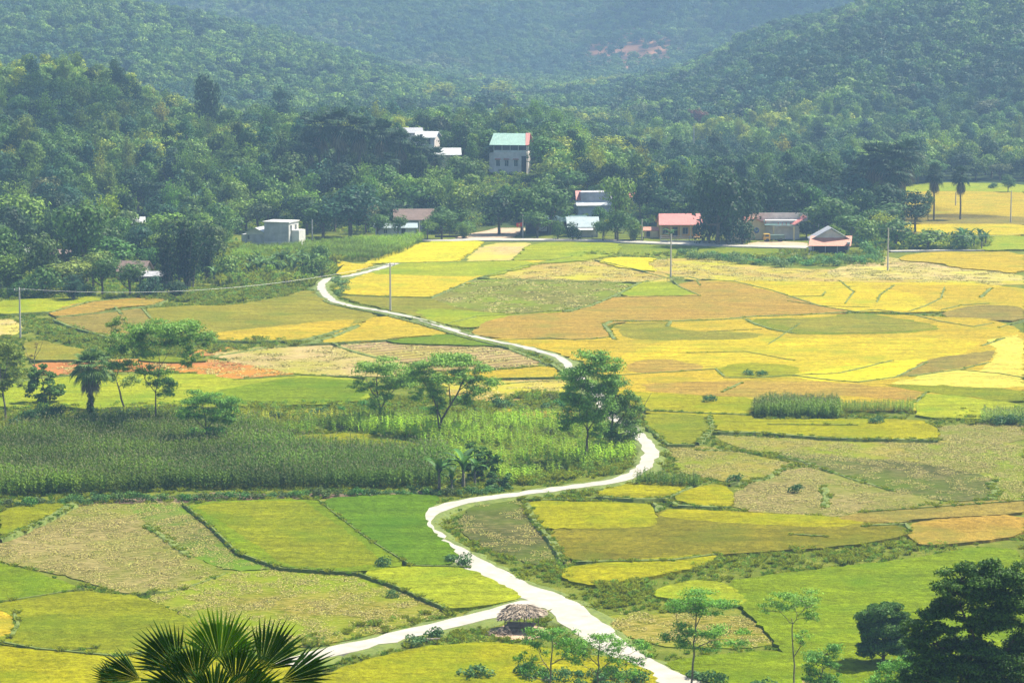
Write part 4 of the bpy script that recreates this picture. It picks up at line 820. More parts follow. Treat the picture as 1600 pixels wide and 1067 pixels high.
# foreground feathery trees
pix_tree('feathery_tree', 1078, 1078, [[(1078,1080),(1082,1045),(1084,1010),(1086,975),(1088,945)], [(1084,1010),(1100,1000),(1112,992)], [(1083,1005),(1066,985),(1058,975)], [(1086,970),(1098,950),(1108,940)]],
 [(1090,926,26,8),(1112,930,24,8),(1068,932,20,8),(1135,938,16,7),(1050,940,12,7),(1100,945,22,8),(1075,950,18,7),(1062,980,18,9),(1048,992,16,8),(1090,985,20,9),(1118,988,22,8),(1145,992,16,8),(1075,1000,18,8),(1110,1005,18,7),(1165,985,12,6)], 12, (.05, .125, .03), 'slender feathery tree with two flat leaf layers before the mound-shaped field', leaf=.17, dens=14, r0=.09, bark='pale_bark')
pix_tree('feathery_tree', 1240, 1085, [[(1241,1088),(1240,1050),(1238,1010),(1236,975),(1235,960)], [(1236,970),(1248,950),(1256,938)], [(1236,970),(1222,955),(1212,945)], [(1240,1020),(1248,1005),(1254,992)]],
 [(1225,924,18,7),(1250,925,20,8),(1208,935,14,7),(1266,938,12,7),(1240,940,20,7),(1195,945,10,6),(1270,958,9,7),(1255,990,10,8),(1250,1000,7,6),(1262,948,10,6)], 13, (.06, .13, .035), 'slim pale-stemmed tree with an umbrella crown over the light green field', leaf=.16, dens=12, r0=.07, bark='pale_bark')
pix_tree('feathery_tree', 858, 1110, [[(858,1115),(860,1060),(862,1020),(863,995)], [(860,1050),(848,1030),(838,1010)], [(862,1035),(880,1025),(888,1018)]],
 [(862,984,20,8),(840,990,15,8),(885,988,17,9),(905,998,14,9),(825,998,12,8),(870,1002,16,8),(845,1010,10,8),(812,1020,9,8),(825,1030,11,8),(888,1025,10,7),(815,1045,11,9),(840,1050,12,8),(900,1012,12,8),(880,1010,9,6)], 14, (.045, .12, .03), 'feathery tree right in front of the thatched hut', leaf=.17, dens=13, r0=.08, bark='pale_bark')
pix_tree('feathery_tree', 935, 1115, [[(935,1118),(934,1060),(934,1025),(936,1000)], [(934,1050),(952,1030),(968,1018)], [(934,1035),(920,1020),(912,1010)]],
 [(935,990,14,8),(955,996,16,8),(918,1002,12,8),(972,1002,14,8),(990,1000,14,7),(1005,1006,12,6),(945,1012,12,7),(912,1020,11,9),(905,1032,9,7),(960,1022,14,8),(978,1030,12,8),(998,1028,10,7),(1012,1018,8,6),(955,1045,16,9),(985,1052,12,8)], 15, (.05, .125, .03), 'feathery tree covering the path beyond the crossroads', leaf=.17, dens=13, r0=.08, bark='pale_bark')
pix_tree('feathery_tree', 1275, 1120, [[(1275,1122),(1278,1080),(1285,1040)]], [(1290,1015,16,9),(1305,1008,10,7),(1275,1030,18,10),(1298,1036,14,10),(1262,1046,14,10),(1285,1055,18,11),(1305,1060,10,9),(1268,1066,14,9)], 16, (.045, .115, .04), 'low feathery tree left of the fluffy round tree', leaf=.17, dens=16, r0=.08)
# dark trees in the lower corner, nearer the camera on the hillside
b = at(1382, 1010, 4.0); b.z = 0.0
pix_tree('round_tree', 1382, 1040, [[(1382,1050),(1380,1010),(1382,970)]], [(1380,948,24,14),(1398,955,18,14),(1362,958,18,14),(1385,975,32,16),(1358,985,20,18),(1405,985,20,20),(1382,965,34,24),(1384,992,34,24),(1380,1003,32,16),(1360,1012,18,12),(1402,1010,20,14)], 17, (.035, .085, .025), 'dark fluffy round tree before the light green field', leaf=.2, dens=48, aspect=.6, depth=.3)
def hill_base(px, D): return Vector(((px - 800) / FPX * D, D, tz((px - 800) / FPX * D, D)))
hb = hill_base(1540, 135); hpx, hpy = proj(hb)
pix_tree('broadleaf_tree', 1540, hpy, [[(1540,hpy),(1535,1090),(1530,1030),(1540,985)], [(1530,1030),(1490,1000),(1460,985)], [(1535,1020),(1560,960),(1570,930)], [(1540,985),(1520,940),(1510,910)], [(1530,1060),(1480,1045),(1450,1040)], [(1540,1050),(1590,1010),(1610,980)]],
 [(1515,885,26,18),(1545,872,28,16),(1580,872,28,16),(1610,880,26,20),(1495,905,22,14),(1530,905,34,18),(1570,905,34,20),(1610,915,30,24),(1488,925,16,10),(1560,940,30,16),(1595,950,34,20),(1450,955,20,12),(1470,945,20,12),(1435,965,14,12),(1455,975,26,12),(1485,965,18,10),(1440,990,16,12),(1468,1000,22,14),(1530,970,18,10),(1510,1000,26,12),(1545,1005,28,14),(1585,1000,34,20),(1620,990,30,24),(1480,1030,30,16),(1520,1040,36,18),(1570,1045,40,20),(1440,1045,18,14),(1615,1050,34,22),(1450,1066,30,16),(1500,1075,34,18),(1560,1085,40,20),(1500,945,30,16),(1480,972,26,14),(1525,992,30,16),(1570,962,32,18),(1600,930,32,18),(1550,1025,34,18),(1462,1020,28,14),(1503,1018,30,16),(1555,905,30,18),(1590,1025,34,20),(1540,1062,36,20),(1600,1075,36,22)], 18, (.030, .072, .018), 'large dark broadleaf tree filling the lower corner', leaf=.155, dens=50, aspect=.55, r0=.22, depth=.22, base=hb, sub=8)
hb = hill_base(1430, 150); hpx, hpy = proj(hb)
pix_tree('feathery_tree', 1400, hpy, [[(1430,hpy),(1425,1100),(1418,1060)]], [(1420,1022,22,10),(1400,1035,22,12),(1378,1040,18,11),(1440,1035,20,11),(1360,1052,16,11),(1415,1050,24,12),(1385,1060,24,12),(1445,1058,18,12),(1350,1066,14,10),(1420,1072,26,12)], 19, (.045, .12, .035), 'bright low feathery tree between the round tree and the big dark corner tree', leaf=.17, dens=18, r0=.08, base=hb)
# banana clump and small trees by the left end of the bend
ban = [banana_meshes('banana', s) for s in (1, 2, 3)]
def put(name, meshes, loc, rz, sc, color, label, cat, group, parts=('crown', 'trunk'), z=None):
    r = empty(name, loc, rz); r.scale = (sc, sc, sc) if not hasattr(sc, '__len__') else sc; tag(r, label, cat, group); r.color = (*color, 1)
    for pn, me in zip(parts, meshes):
        if me is not None: c = link(pn, me, r); c.color = (*color, 1)
    return r
trng = random.Random(5)
for i, (x, y, sc, lb) in enumerate([(686,768,1.15,'leftmost banana plant at the hedge end below the corn'), (724,764,1.3,'tallest banana plant, with a reddish dry stem, by the bright corn'), (706,770,.8,'short banana plant between the two taller ones'), (742,758,.9,'small banana plant beside the little leafy tree')]):
    put('banana_plant', ban[i % 3], at(x, y, 0), i * 1.7, sc, (.07, .17, .035), lb, 'banana plant', 'banana plants by the path bend', ('leaves', 'stem'))
pix_tree('broadleaf_tree', 742, 752, [[(742,752),(742,725),(740,700)]], [(738,695,9,6),(752,702,10,7),(735,708,10,7),(765,712,10,7),(780,716,8,7),(745,718,14,8),(762,725,14,9),(735,728,12,8),(775,735,10,9),(750,738,18,9)], 20, (.04, .10, .03), 'small dark leafy tree beside the banana plants', leaf=.26, aspect=.6, r0=.1)
pix_tree('broadleaf_tree', 780, 765, [[(780,766),(778,745)]], [(772,745,10,8),(788,748,10,8),(765,755,10,8),(780,758,16,8)], 21, (.03, .075, .03), 'low dark bushy tree right beside the path', leaf=.24, aspect=.6, r0=.08)
# fan palm in the crops, its trunk wrapped in creeper
fp = palm_meshes('fan_palm', 3, H=7.0, L=1.6, nleaf=44, nseg=16, rt=.24, pet=1.35)
pl = at(143, 662, 0); r = put('fan_palm', fp, pl, .4, 1.0, (.13, .23, .06), 'fan palm with a skirt of dry brown fronds and a creeper-covered trunk', 'palm', None, ('fronds', 'trunk', 'dry_skirt'))
rng = np.random.default_rng(9); mb = MB(); blob_leaves(mb, [(np.array([rng.normal() * .1, rng.normal() * .1, z]), (.55 - z * .06, .55 - z * .06, .5)) for z in np.arange(.2, 4.0, .4)], 1500, .24, rng); c = mb.build('creeper', M['leaf'], r); c.color = (.04, .11, .03, 1)
# bushes
def bush_mesh(seed, n=420, size=.22):
    rng = np.random.default_rng(seed); bl = [(np.array([rng.uniform(-.8, .8), rng.uniform(-.6, .6), rng.uniform(.25, .8)]), (rng.uniform(.35, .6),) * 2 + (rng.uniform(.3, .5),)) for _ in range(9)]
    mb = MB(); blob_leaves(mb, bl, n, size, rng); return mb.mesh('bush', M['leaf'])
bushes = [bush_mesh(s) for s in range(40, 46)]
def bush(px, py, sc, color, label, group=None, z=0.0, name='bush', cat='bush'):
    p = at(px, py, z); p.z = z if p.y < 585 else tz(p.x, p.y)
    o = link(name, bushes[trng.randrange(6)]); o.location = p; o.rotation_euler = (0, 0, trng.uniform(0, 6.28)); o.scale = [sc * trng.uniform(.85, 1.2) for _ in range(2)] + [sc * trng.uniform(.8, 1.15)]; o.color = (*[v * 1.5 for v in color], 1)
    return tag(o, label, cat, group)
rg = np.random.default_rng(50); mb = MB(); blob_leaves(mb, [(np.array([rg.uniform(-1.8, 1.8), rg.uniform(-1.2, 1.2), rg.uniform(.5, 2.1)]), (1.05, 1.05, .85)) for _ in range(14)], 5200, .2, rg, rough=.45); rb = mb.build('bush', M['leaf']); rb.location = at(68, 666, 0); rb.color = (.04, .11, .03, 1); tag(rb, 'big clipped dark round bush between two small trees and the fan palm', 'bush')
bush(28, 668, 1.1, (.03, .08, .025), 'small dark bush at the foot of the big round bush')
for i in range(46):
    x = -4 + i * 17.2; y = np.interp(x, [0, 150, 250, 450, 690], [793, 787, 783, 778, 773]) + trng.uniform(-2, 2)
    if 340 < x < 350 or 255 < x < 285: continue
    bush(x, y, trng.uniform(.6, .9), (.045 + trng.uniform(0, .03), .11 + trng.uniform(-.02, .04), .03), 'low leafy bush in the hedge below the dark corn, %s of bare soil' % ('left' if x < 255 else 'right'), 'hedge bushes below the dark corn %s' % ('left of the bare soil' if x < 255 else 'right of the bare soil'))
for i in range(34):
    x = 1065 + i * 9.3; y = np.interp(x, [1065, 1140, 1230, 1380], [403, 411, 418, 412]) + trng.uniform(-7, 1)
    bush(x, y, trng.uniform(1.0, 1.7), (.075 + trng.uniform(0, .03), .17 + trng.uniform(-.03, .04), .045), 'leafy green shrub in the row %s the red-roofed shed' % ('leading left from' if x < 1240 else 'right in front of'), 'shrubs %s the shed' % ('leading left from' if x < 1240 else 'in front of'))
for i, (x, y, sc) in enumerate([(1350,392,1.9),(1362,400,1.6),(1340,385,1.7),(1372,388,1.4)]): bush(x, y, sc, (.09, .19, .05), 'large pale green shrub heaped against the side of the red-roofed shed', 'shrubs heaped beside the shed')
for i, (x, y, sc) in enumerate([(527,441,1.2),(533,447,1.3),(538,455,1.1),(530,462,1.0)]): bush(x, y, sc, (.10, .18, .05), 'light green bush inside the top bend of the path', 'bushes inside the top bend')
for i, (x, y, sc, lb) in enumerate([(600,889,.9,'dark tuft at the tip of the fresh green field'),(715,880,.9,'low bush in the verge left of the path'),(725,888,.8,'low bush in the verge near the crossroads'),(1108,630,1.0,'lone shrub left of the tall corn patch'),(1245,771,.8,'dark shrub at the end of the bank beside the cut field'),(1150,757,1.0,'dark shrub beside the rounded small field'),
   (1370,664,.9,'dark shrub below the low row of corn'),(1565,664,1.3,'dark shrub before the bluish corn'),(1590,664,1.2,'dark shrub at the end of the bluish corn'),(780,640,1.3,'bush among the weeds behind the middle trees'),(850,640,1.1,'bush behind the orange scrap field'),(1190,589,.9,'bush on the bank below the curved terrace'),(1170,588,.8,'small bush on the bank left of the curved terrace'),
   (430,655,1.0,'bush behind the corn left of the middle trees'),(500,650,1.1,'pale bush behind the corn near the middle trees'),(200,658,1.2,'bush behind the fan palm'),(625,668,1.0,'dark bush between the two middle trees'),(745,1062,1.1,'dark round shrub in the rice in front of the hut'),(1095,1066,1.0,'dark shrub at the foot of the slender feathery tree'),(615,934,.6,'low weed bush at the rice corner'),(680,1000,.9,'bush on the bank left of the hut'),(650,1008,.8,'smaller bush on the bank left of the hut')]):
    bush(x, y, sc, (.05, .115, .035), lb)
for i in range(14):
    x, y = [(820,1058),(835,1066),(850,1060),(870,1070),(915,1062),(935,1070),(950,1060),(975,1068),(905,1075),(1000,1070),(880,1058),(960,1078),(1120,1072),(1190,1078)][i]
    bush(x, y, trng.uniform(.7, 1.0), (.04, .105, .03), 'dark leafy shrub at the foot of the feathery trees below the hut', 'shrubs below the feathery trees')
# near fan palm on the viewer's hillside
D = 34.0; pz = hill_base(322, D); root = empty('fan_palm', pz); tag(root, 'large dark green fan palm close to the viewer at the bottom', 'palm'); root.color = (.035, .085, .018, 1)
tb = MB(); topz = CAM_H - (1095 - HOR) / (FPX / D) - pz.z; tb.tube([(0, 0, -.5), (.1, 0, topz * .5), (0, 0, topz)], [.2, .17, .16], 10); tb.build('trunk', M['bark'], root, True)
prng = np.random.default_rng(4); s = FPX / D
fans = [(332, 1052, .86, 6, 62, 0), (268, 1062, .84, -38, 46, .2), (398, 1062, .86, 33, 44, .15), (428, 1082, .92, 62, 26, .1), (208, 1075, .66, -62, 36, .3), (168, 1090, .46, -50, 34, -.2), (300, 1075, .72, -14, 50, .6), (360, 1080, .74, 20, 50, .6), (300, 1100, .9, -60, 40, .8), (370, 1100, .8, 55, 40, .9), (330, 1100, .7, 0, 60, 1.1)]
for k, (fx, fy, L, lean, sprd, dep) in enumerate(fans):
    mb = MB(); a = R(lean); cx, cz = (fx - 322) / s, topz + (1095 - fy) / s
    d = Vector((math.sin(a), -.12 * (1 + dep), math.cos(a))).normalized(); bpt = Vector((cx, -dep * .5, cz))
    mb.tube([(0, 0, topz - .1), tuple(bpt * .55 + Vector((0, 0, topz)) * .45 + Vector((0, 0, .05))), tuple(bpt)], [.03, .022, .018], 6)
    fan_leaf(mb, bpt, d, Vector((0, -1, .35)), L, max(12, int(sprd * .42)), R(sprd), prng, split=.66, droop=.03, w=1.0); f = mb.build('frond', M['palm_leaf'], root); f.color = (.03 + .05 * (k == 0), .085 + .11 * (k == 0), .012, 1)  # first frond is a lighter green, painted as the lit centre

for i in range(34):
    x, y = crng.uniform(420, 900), crng.uniform(622, 745)
    if y > 700 and x < 700: y -= 60
    bush(x, y, crng.uniform(.5, .95), (.05 + crng.uniform(0, .05), .12 + crng.uniform(-.02, .08), .03), 'leafy shrub growing among the bright corn', 'shrubs among the bright corn')
# ------------------------------------------------------------------ buildings
def wall(name, c, **k): M[name] = simple(name, c, .85, **k); return M[name]
wall('white_wall', (.66, .64, .60), var=.12, vscale=.5); wall('grey_render_and_shade', (.50, .48, .50), var=.18, vscale=.6); wall('cream_wall', (.74, .58, .32), var=.1, vscale=.5); wall('yellow_wall', (.74, .44, .12), var=.08, vscale=.5)  # the grey render also paints the shaded front of the box house
wall('pinkish_block', (.68, .61, .57), var=.12, vscale=.7); wall('dark_timber', (.10, .085, .075), var=.25); wall('blue_grey_wall', (.46, .48, .52), var=.1)
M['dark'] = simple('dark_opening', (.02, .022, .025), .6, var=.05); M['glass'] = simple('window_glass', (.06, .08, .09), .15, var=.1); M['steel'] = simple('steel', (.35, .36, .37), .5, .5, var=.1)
def roofmat(name, c, rough=.5, pitch=3.2, along='X', c2=None):
    m, nt, b = newmat(name); tc = N(nt, 'ShaderNodeTexCoord'); wv = N(nt, 'ShaderNodeTexWave', {'Vector': tc.outputs['Object'], 'Scale': pitch}, bands_direction=along)
    f = noise(nt, .9, 5, tc.outputs['Object'], .7); cc = ramp(nt, f, [(.3, c2 or tuple(x * .72 for x in c)), (.62, c)])
    k = N(nt, 'ShaderNodeMapRange', {0: wv.outputs['Fac'], 3: .84, 4: 1.04}); a = N(nt, 'ShaderNodeVectorMath', {0: cc, 1: k.outputs[0]}, operation='MULTIPLY'); nt.links.new(a.outputs[0], b.inputs['Base Color'])
    b.inputs['Roughness'].default_value = rough; bp = N(nt, 'ShaderNodeBump', {'Strength': .5, 'Height': wv.outputs['Fac'], 'Distance': .05}); nt.links.new(bp.outputs[0], b.inputs['Normal']); M[name] = m
roofmat('red_tin', (.55, .13, .10)); roofmat('salmon_tin', (.62, .22, .13)); roofmat('pink_tin', (.60, .18, .155)); roofmat('green_tin', (.20, .40, .33)); roofmat('grey_tin', (.42, .42, .44)); roofmat('pale_tin', (.60, .62, .62)); roofmat('rust_tile', (.24, .17, .14), .9, 6); roofmat('blue_tin', (.36, .45, .48)); roofmat('dark_green_tin', (.07, .15, .14))
def place(px, py, D=None):
    if D is None: p = at(px, py, 0); return p if p.y < 588 else ground_at(px, py)
    x, Y, Z = ray(px, py); t = D / Y; return Vector((x * t, D, CAM_H + Z * t))
def house(name, px, py, deg, label, cat='house', D=None):
    p = place(px, py, D); g = tz(p.x, p.y); r = empty(name, p, R(deg)); tag(r, label, cat); r['_drop'] = max(0.0, p.z - g); return r
def window(parent, x, y, z, w, h, side=False, frame='white_wall', bars=1):
    f = MB(); t = .07; d = .05
    def bx(cx, cz, a, b):
        f.box((x, y + cx, cz) if side else (x + cx, y, cz), (d, a, b) if side else (a, d, b))
    bx(0, z - h / 2 + t / 2, w, t); bx(0, z + h / 2 - t / 2, w, t); bx(-w / 2 + t / 2, z, t, h - 2 * t); bx(w / 2 - t / 2, z, t, h - 2 * t)
    for k in range(bars): bx(-w / 2 + w * (k + 1) / (bars + 1), z, t * .7, h - 2 * t)
    fr = f.build('window', M[frame], parent); g = MB(); s = .03
    off = -.012 if not side else .0
    g.box((x - (.012 if side else 0), y + (.012 if not side else 0), z), (.02, w - 2 * t, h - 2 * t) if side else (w - 2 * t, .02, h - 2 * t)); g.build('pane', M['glass'], fr); return fr
def part(mb, name, mat, parent): return mb.build(name, M[mat] if isinstance(mat, str) else [M[k] for k in mat], parent)
def gable(mb, w, d, e, rise, over=.4, t=.12, ridge='x', cx=0, cy=0):
    """two roof sheets over a w x d plan with eaves at e"""
    if ridge == 'x':
        h = d / 2 + over; k = rise / (d / 2); z0 = e - over * k; a, b = cx - w / 2 - over, cx + w / 2 + over
        mb.slab([(a, cy - h, z0), (b, cy - h, z0), (b, cy, e + rise), (a, cy, e + rise)], t); mb.slab([(a, cy + h, z0), (b, cy + h, z0), (b, cy + .002, e + rise), (a, cy + .002, e + rise)], t)
    else:
        h = w / 2 + over; k = rise / (w / 2); z0 = e - over * k; a, b = cy - d / 2 - over, cy + d / 2 + over
        mb.slab([(cx - h, a, z0), (cx, a, e + rise), (cx, b, e + rise), (cx - h, b, z0)], t); mb.slab([(cx + h, a, z0), (cx + .002, a, e + rise), (cx + .002, b, e + rise), (cx + h, b, z0)], t)
# 1 white box house
r = house('box_house', 432, 383, -18, 'white flat-roofed box house with a low gabled wing behind the cane field'); s = 7.2
m = MB(); m.box((0, 2.7, 2.05), (5.7, 5.4, 5.7)); part(m, 'wall', 'grey_render_and_shade', r)  # white house: the grey carries the shade of its front
m = MB(); m.box((0, 2.68, 4.98), (6.3, 5.9, .2)); part(m, 'roof', 'white_wall', r)
m = MB(); m.box((0, -.08, .2), (5.72, .16, 1.1)); m.box((2.88, 2.7, 2.2), (.12, 5.45, 5.3)); part(m, 'base_band_and_lit_side', 'white_wall', r)  # front base band, plus a white sheet painting the sunlit side lighter
for yy, zz in ((1.2, 3.7), (3.8, 3.7), (1.2, 1.3), (3.8, 1.2)): window(r, 2.97, yy, zz, 1.0, 1.3, True)
m = MB(); m.box((3.9, 3.0, 1.6), (1.8, 3.6, 3.2)); part(m, 'side_porch', 'white_wall', r)
m = MB(); m.box((-5.1, 2.6, 1.2), (4.3, 4.2, 2.9)); m.prism([(-7.25, 2.64), (-2.95, 2.64), (-5.1, 3.55)], .52, .7); part(m, 'wing_wall', 'white_wall', r)
m = MB(); gable(m, 4.3, 4.2, 2.66, .95, .35, .1, 'y', -5.1, 2.6); part(m, 'wing_roof', 'pale_tin', r)
m = MB(); m.box((-5.0, .45, 1.3), (3.0, .1, 1.7)); part(m, 'shutter', 'grey_render_and_shade', r); window(r, -6.8, .47, 1.5, .6, 1.1)
m = MB(); m.box((-7.9, 1.5, 1.0), (1.1, 2.2, 2.2)); part(m, 'lean_to', 'pale_tin', r)
# 2 three-storey house with the green roof
r = house('tall_house', 797, 273, -10, 'three-storey grey house with a green tin roof and red end rising from the trees'); D_ = r.location.y
r.location = place(797, 272, 650); g = tz(r.location.x, 650); dz = r.location.z - g; sc_ = 1.0
m = MB(); m.box((0, 3.2, 2.4 - dz / 2), (8.6, 6.4, 6.2 + dz)); m.box((-4.9, 3.4, 2.2 - dz / 2), (1.4, 4.2, 6.0 + dz)); part(m, 'wall', 'pinkish_block', r)
m = MB(); m.slab([(-5.2, -.9, 7.35), (4.1, -.9, 7.35), (3.3, 4.2, 10.1), (-5.0, 4.2, 10.1)], .12); m.slab([(-5.2, 8.0, 7.35), (4.1, 8.0, 7.35), (3.3, 4.202, 10.1), (-5.0, 4.202, 10.1)], .12); part(m, 'roof', 'green_tin', r)
m = MB(); m.slab([(4.12, -.9, 7.38), (5.1, -.9, 7.38), (4.4, 4.2, 10.2), (3.32, 4.2, 10.2)], .14); m.slab([(4.12, 8, 7.38), (5.1, 8, 7.38), (4.4, 4.203, 10.2), (3.32, 4.203, 10.2)], .14); part(m, 'roof_end', 'red_tin', r)
m = MB(); m.slab([(-6.9, -.7, 6.5), (-5.1, -.7, 7.2), (-5.1, 4.5, 7.2), (-6.9, 4.5, 6.5)], .1); part(m, 'porch_roof', 'green_tin', r)
m = MB()
for x in (-4.2, -2.1, 0, 2.1, 4.2): m.box((x, .15, 6.45), (.16, .16, 1.9))
m.box((0, .12, 5.75), (8.6, .1, .5)); part(m, 'balcony_frame', 'white_wall', r)
m = MB(); m.box((0, 1.6, 6.5), (8.2, .2, 1.7)); part(m, 'balcony_recess_shade', 'dark', r)  # near-black panel paints the shade behind the balcony
for x in (-3.1, -.9, 1.5):
    window(r, x, -.03, 2.7, 1.1, 1.6, bars=1); m = MB(); m.box((x, -.25, 3.75), (1.5, .5, .12), rx=.25); part(m, 'awning', 'red_tin', r)
m = MB(); m.box((3.6, -.05, 1.4 - dz / 2 + .6), (1.3, .08, 5.0)); part(m, 'stair_opening_shade', 'dark', r)  # solid dark panel, its colour stands for the unlit stairwell
m = MB(); m.box((4.55, .05, 3.2), (.22, .22, 7.4)); part(m, 'drain_pipe', 'white_wall', r)
# 3 shed with the salmon roof sheet and grey gable
r = house('shed', 1299, 397, 0, 'farm shed with a salmon-red front roof and a pale grey gable above', 'shed'); s = 7.5
m = MB(); m.box((0, 4.2, 1.3), (8.0, 5.4, 3.0)); m.prism([(-3.9, 2.8), (3.9, 2.8), (0, 5.1)], 1.7, 6.8); part(m, 'wall', 'pinkish_block', r)
m = MB(); m.slab([(-4.9, -.6, 1.75), (4.0, -.6, 1.75), (4.6, 2.2, 3.6), (-4.1, 2.2, 3.6)], .08); part(m, 'front_roof', 'salmon_tin', r)
m = MB(); m.slab([(-4.3, 1.3, 2.9), (.1, 1.3, 5.35), (.1, 7.2, 5.35), (-4.3, 7.2, 2.9)], .1); m.slab([(4.6, 1.3, 2.7), (.102, 1.3, 5.35), (.102, 7.2, 5.35), (4.6, 7.2, 2.7)], .1); part(m, 'gable_roof', 'grey_tin', r)
m = MB()
for x in (-3.8, -1.3, 1.2, 3.5): m.box((x, -.2, .85), (.14, .14, 1.75))
part(m, 'post', 'steel', r); m = MB(); m.box((0, 1.35, .9), (7.6, .1, 1.8)); part(m, 'opening_shade', 'dark', r)  # the black sheet stands in for the shade under the front roof
m = MB(); m.tube([(3.5, -.35, 2.1), (3.5, -.35, 2.5)], [.4, .4], 10); m.tube([(3.5, -.9, 2.3), (3.5, .2, 2.3)], [.28, .28], 10); part(m, 'water_drum', 'pale_tin', r)
# 4 pink-roofed school block
r = house('school_building', 1064, 373, 3, 'long yellow building with a pink-red roof and a columned veranda'); s = 7.2
m = MB(); m.box((0, 4.2, 1.6), (9.4, 4.6, 3.4)); m.box((0, 1.05, 3.05), (9.6, 1.8, .22)); m.box((0, 1.2, .12), (9.6, 2.2, .3)); part(m, 'wall', 'yellow_wall', r)
m = MB(); m.slab([(-5.0, -.3, 3.1), (5.0, -.3, 3.1), (4.7, 3.9, 5.3), (-4.6, 3.9, 5.3)], .12); m.slab([(-5.0, 7.6, 3.2), (5.0, 7.6, 3.2), (4.7, 3.902, 5.3), (-4.6, 3.902, 5.3)], .12); part(m, 'roof', 'pink_tin', r)
for x in (-4.5, -2.2, 0, 2.2, 4.5): m = MB(); m.box((x, .3, 1.6), (.32, .32, 2.7)); part(m, 'column', 'cream_wall', r)
for x in (-3.3, 1.2, 3.4): window(r, x, 1.87, 1.6, 1.3, 1.5)
m = MB(); m.box((-1.1, 1.88, 1.3), (1.1, .06, 2.2)); part(m, 'door', 'dark', r)
# gate hut left of it
r = house('gate_hut', 1017, 372, 0, 'tiny hut with an orange-red roof left of the pink-roofed building', 'hut')
m = MB(); m.box((0, .9, .9), (2.9, 1.6, 1.8)); part(m, 'wall', 'cream_wall', r); m = MB(); m.slab([(-1.8, -.3, 1.7), (1.8, -.3, 1.7), (1.7, 1.1, 2.4), (-1.7, 1.1, 2.4)], .1); m.slab([(-1.8, 2.3, 1.7), (1.8, 2.3, 1.7), (1.7, 1.102, 2.4), (-1.7, 1.102, 2.4)], .1); part(m, 'roof', 'salmon_tin', r); m = MB(); m.box((-.6, .08, .9), (.8, .05, 1.3)); part(m, 'door', 'dark', r)
# 5 cream gable house with a blue sign
r = house('gable_house', 1178, 375, 14, 'cream gabled house with a round blue sign on its end wall')
m = MB(); m.box((0, 3.5, 1.7), (5.4, 7.0, 3.6)); m.prism([(-2.7, 3.48), (2.7, 3.48), (0.2, 4.9)], .02, 6.9); part(m, 'wall', 'cream_wall', r)
m = MB(); gable(m, 5.4, 7.0, 3.55, 1.35, .45, .12, 'y', 0.1, 3.5); part(m, 'roof', 'salmon_tin', r)
M['sign_blue'] = simple('sign_blue', (.05, .10, .34), .5, var=.05)
m = MB(); m.tube([(.6, -.01, 2.1), (.6, -.07, 2.1)], [.62, .62], 16); sg = part(m, 'sign', 'sign_blue', r); m = MB(); m.box((.6, -.09, 2.3), (.8, .02, .12)); m.box((.6, -.09, 2.0), (.6, .02, .09)); part(m, 'sign_lettering', 'white_wall', sg)
# 6 gateway pavilion
r = house('gateway', 1222, 376, 0, 'open gateway with a white arched name board and red tilted roof', 'gateway')
m = MB()
for x in (-1.9, 2.6): m.box((x, 0, 1.5), (.35, .35, 3.2))
part(m, 'pillar', 'cream_wall', r); m = MB()
for i in range(9): a = -1 + i / 4; m.box((.35 + a * 2.1, -.02, 3.1 + .25 * (1 - a * a)), (.54, .12, .3))
part(m, 'name_board', 'pale_tin', r); m = MB(); m.box((.3, 3.6, 2.2), (7.5, 3.0, 4.2)); part(m, 'back_wall', 'pinkish_block', r)
m = MB(); m.slab([(-3.8, 1.0, 3.3), (3.6, 1.0, 3.3), (3.6, 4, 4.3), (-3.8, 4, 4.3)], .1); part(m, 'awning', 'dark_green_tin', r)
m = MB(); m.slab([(1.9, -.4, 3.7), (2.7, -.4, 3.5), (5.6, 1.4, 5.1), (5.0, 3.4, 5.4)], .12); part(m, 'roof', 'pink_tin', r)
m = MB(); m.box((-.3, 5.3, 4.8), (13, .15, 1.9)); part(m, 'rear_fence', 'pinkish_block', r)
for k in range(4): m = MB(); m.box((-.9 + k * .9, -.05, 3.75), (.16, .03, .5)); part(m, 'pennant', 'red_tin', r)
# 7 long low green-roofed shop
r = house('long_shed', 868, 366, 0, 'long low open shed under a dark green tin roof by the road junction', 'shed')
m = MB(); m.box((0, 4.6, 1.3), (13.5, 3.6, 2.8)); part(m, 'wall', 'dark_timber', r)
m = MB(); m.slab([(-7.3, -.3, 2.7), (7.2, -.3, 2.9), (7.2, 4.5, 4.0), (-7.0, 4.5, 3.8)], .1); part(m, 'roof', 'dark_green_tin', r)
for x in (-6.8, -4.2, -1.5, 1.2, 4.0, 6.8): m = MB(); m.box((x, 0, 1.3), (.13, .13, 2.75)); part(m, 'post', 'steel', r)
m = MB(); m.box((-3.0, 1.4, 1.1), (2.2, .8, 1.0)); part(m, 'counter', 'pale_tin', r)
r = house('low_house', 912, 371, 0, 'low house with a pale blue-green tin roof right of the long shed')
m = MB(); m.box((0, 3.2, 1.2), (6.5, 5.0, 2.6)); part(m, 'wall', 'pinkish_block', r); m = MB(); m.slab([(-3.7, 0, 2.3), (3.7, 0, 2.3), (3.5, 4.4, 4.3), (-3.9, 4.4, 4.3)], .1); part(m, 'roof', 'blue_tin', r); m = MB(); m.slab([(-1.8, -1.2, 1.75), (2.1, -1.2, 1.75), (2.1, .3, 2.2), (-1.8, .3, 2.2)], .08); part(m, 'porch_roof', 'pale_tin', r)
m = MB(); m.tube([(2.9, -1.3, 0), (2.9, -1.3, 2.6)], [.1, .1], 8); m.tube([(2.9, -1.3, 1.8), (2.9, -1.3, 3.0)], [.45, .45], 10); part(m, 'water_tank', 'steel', r)
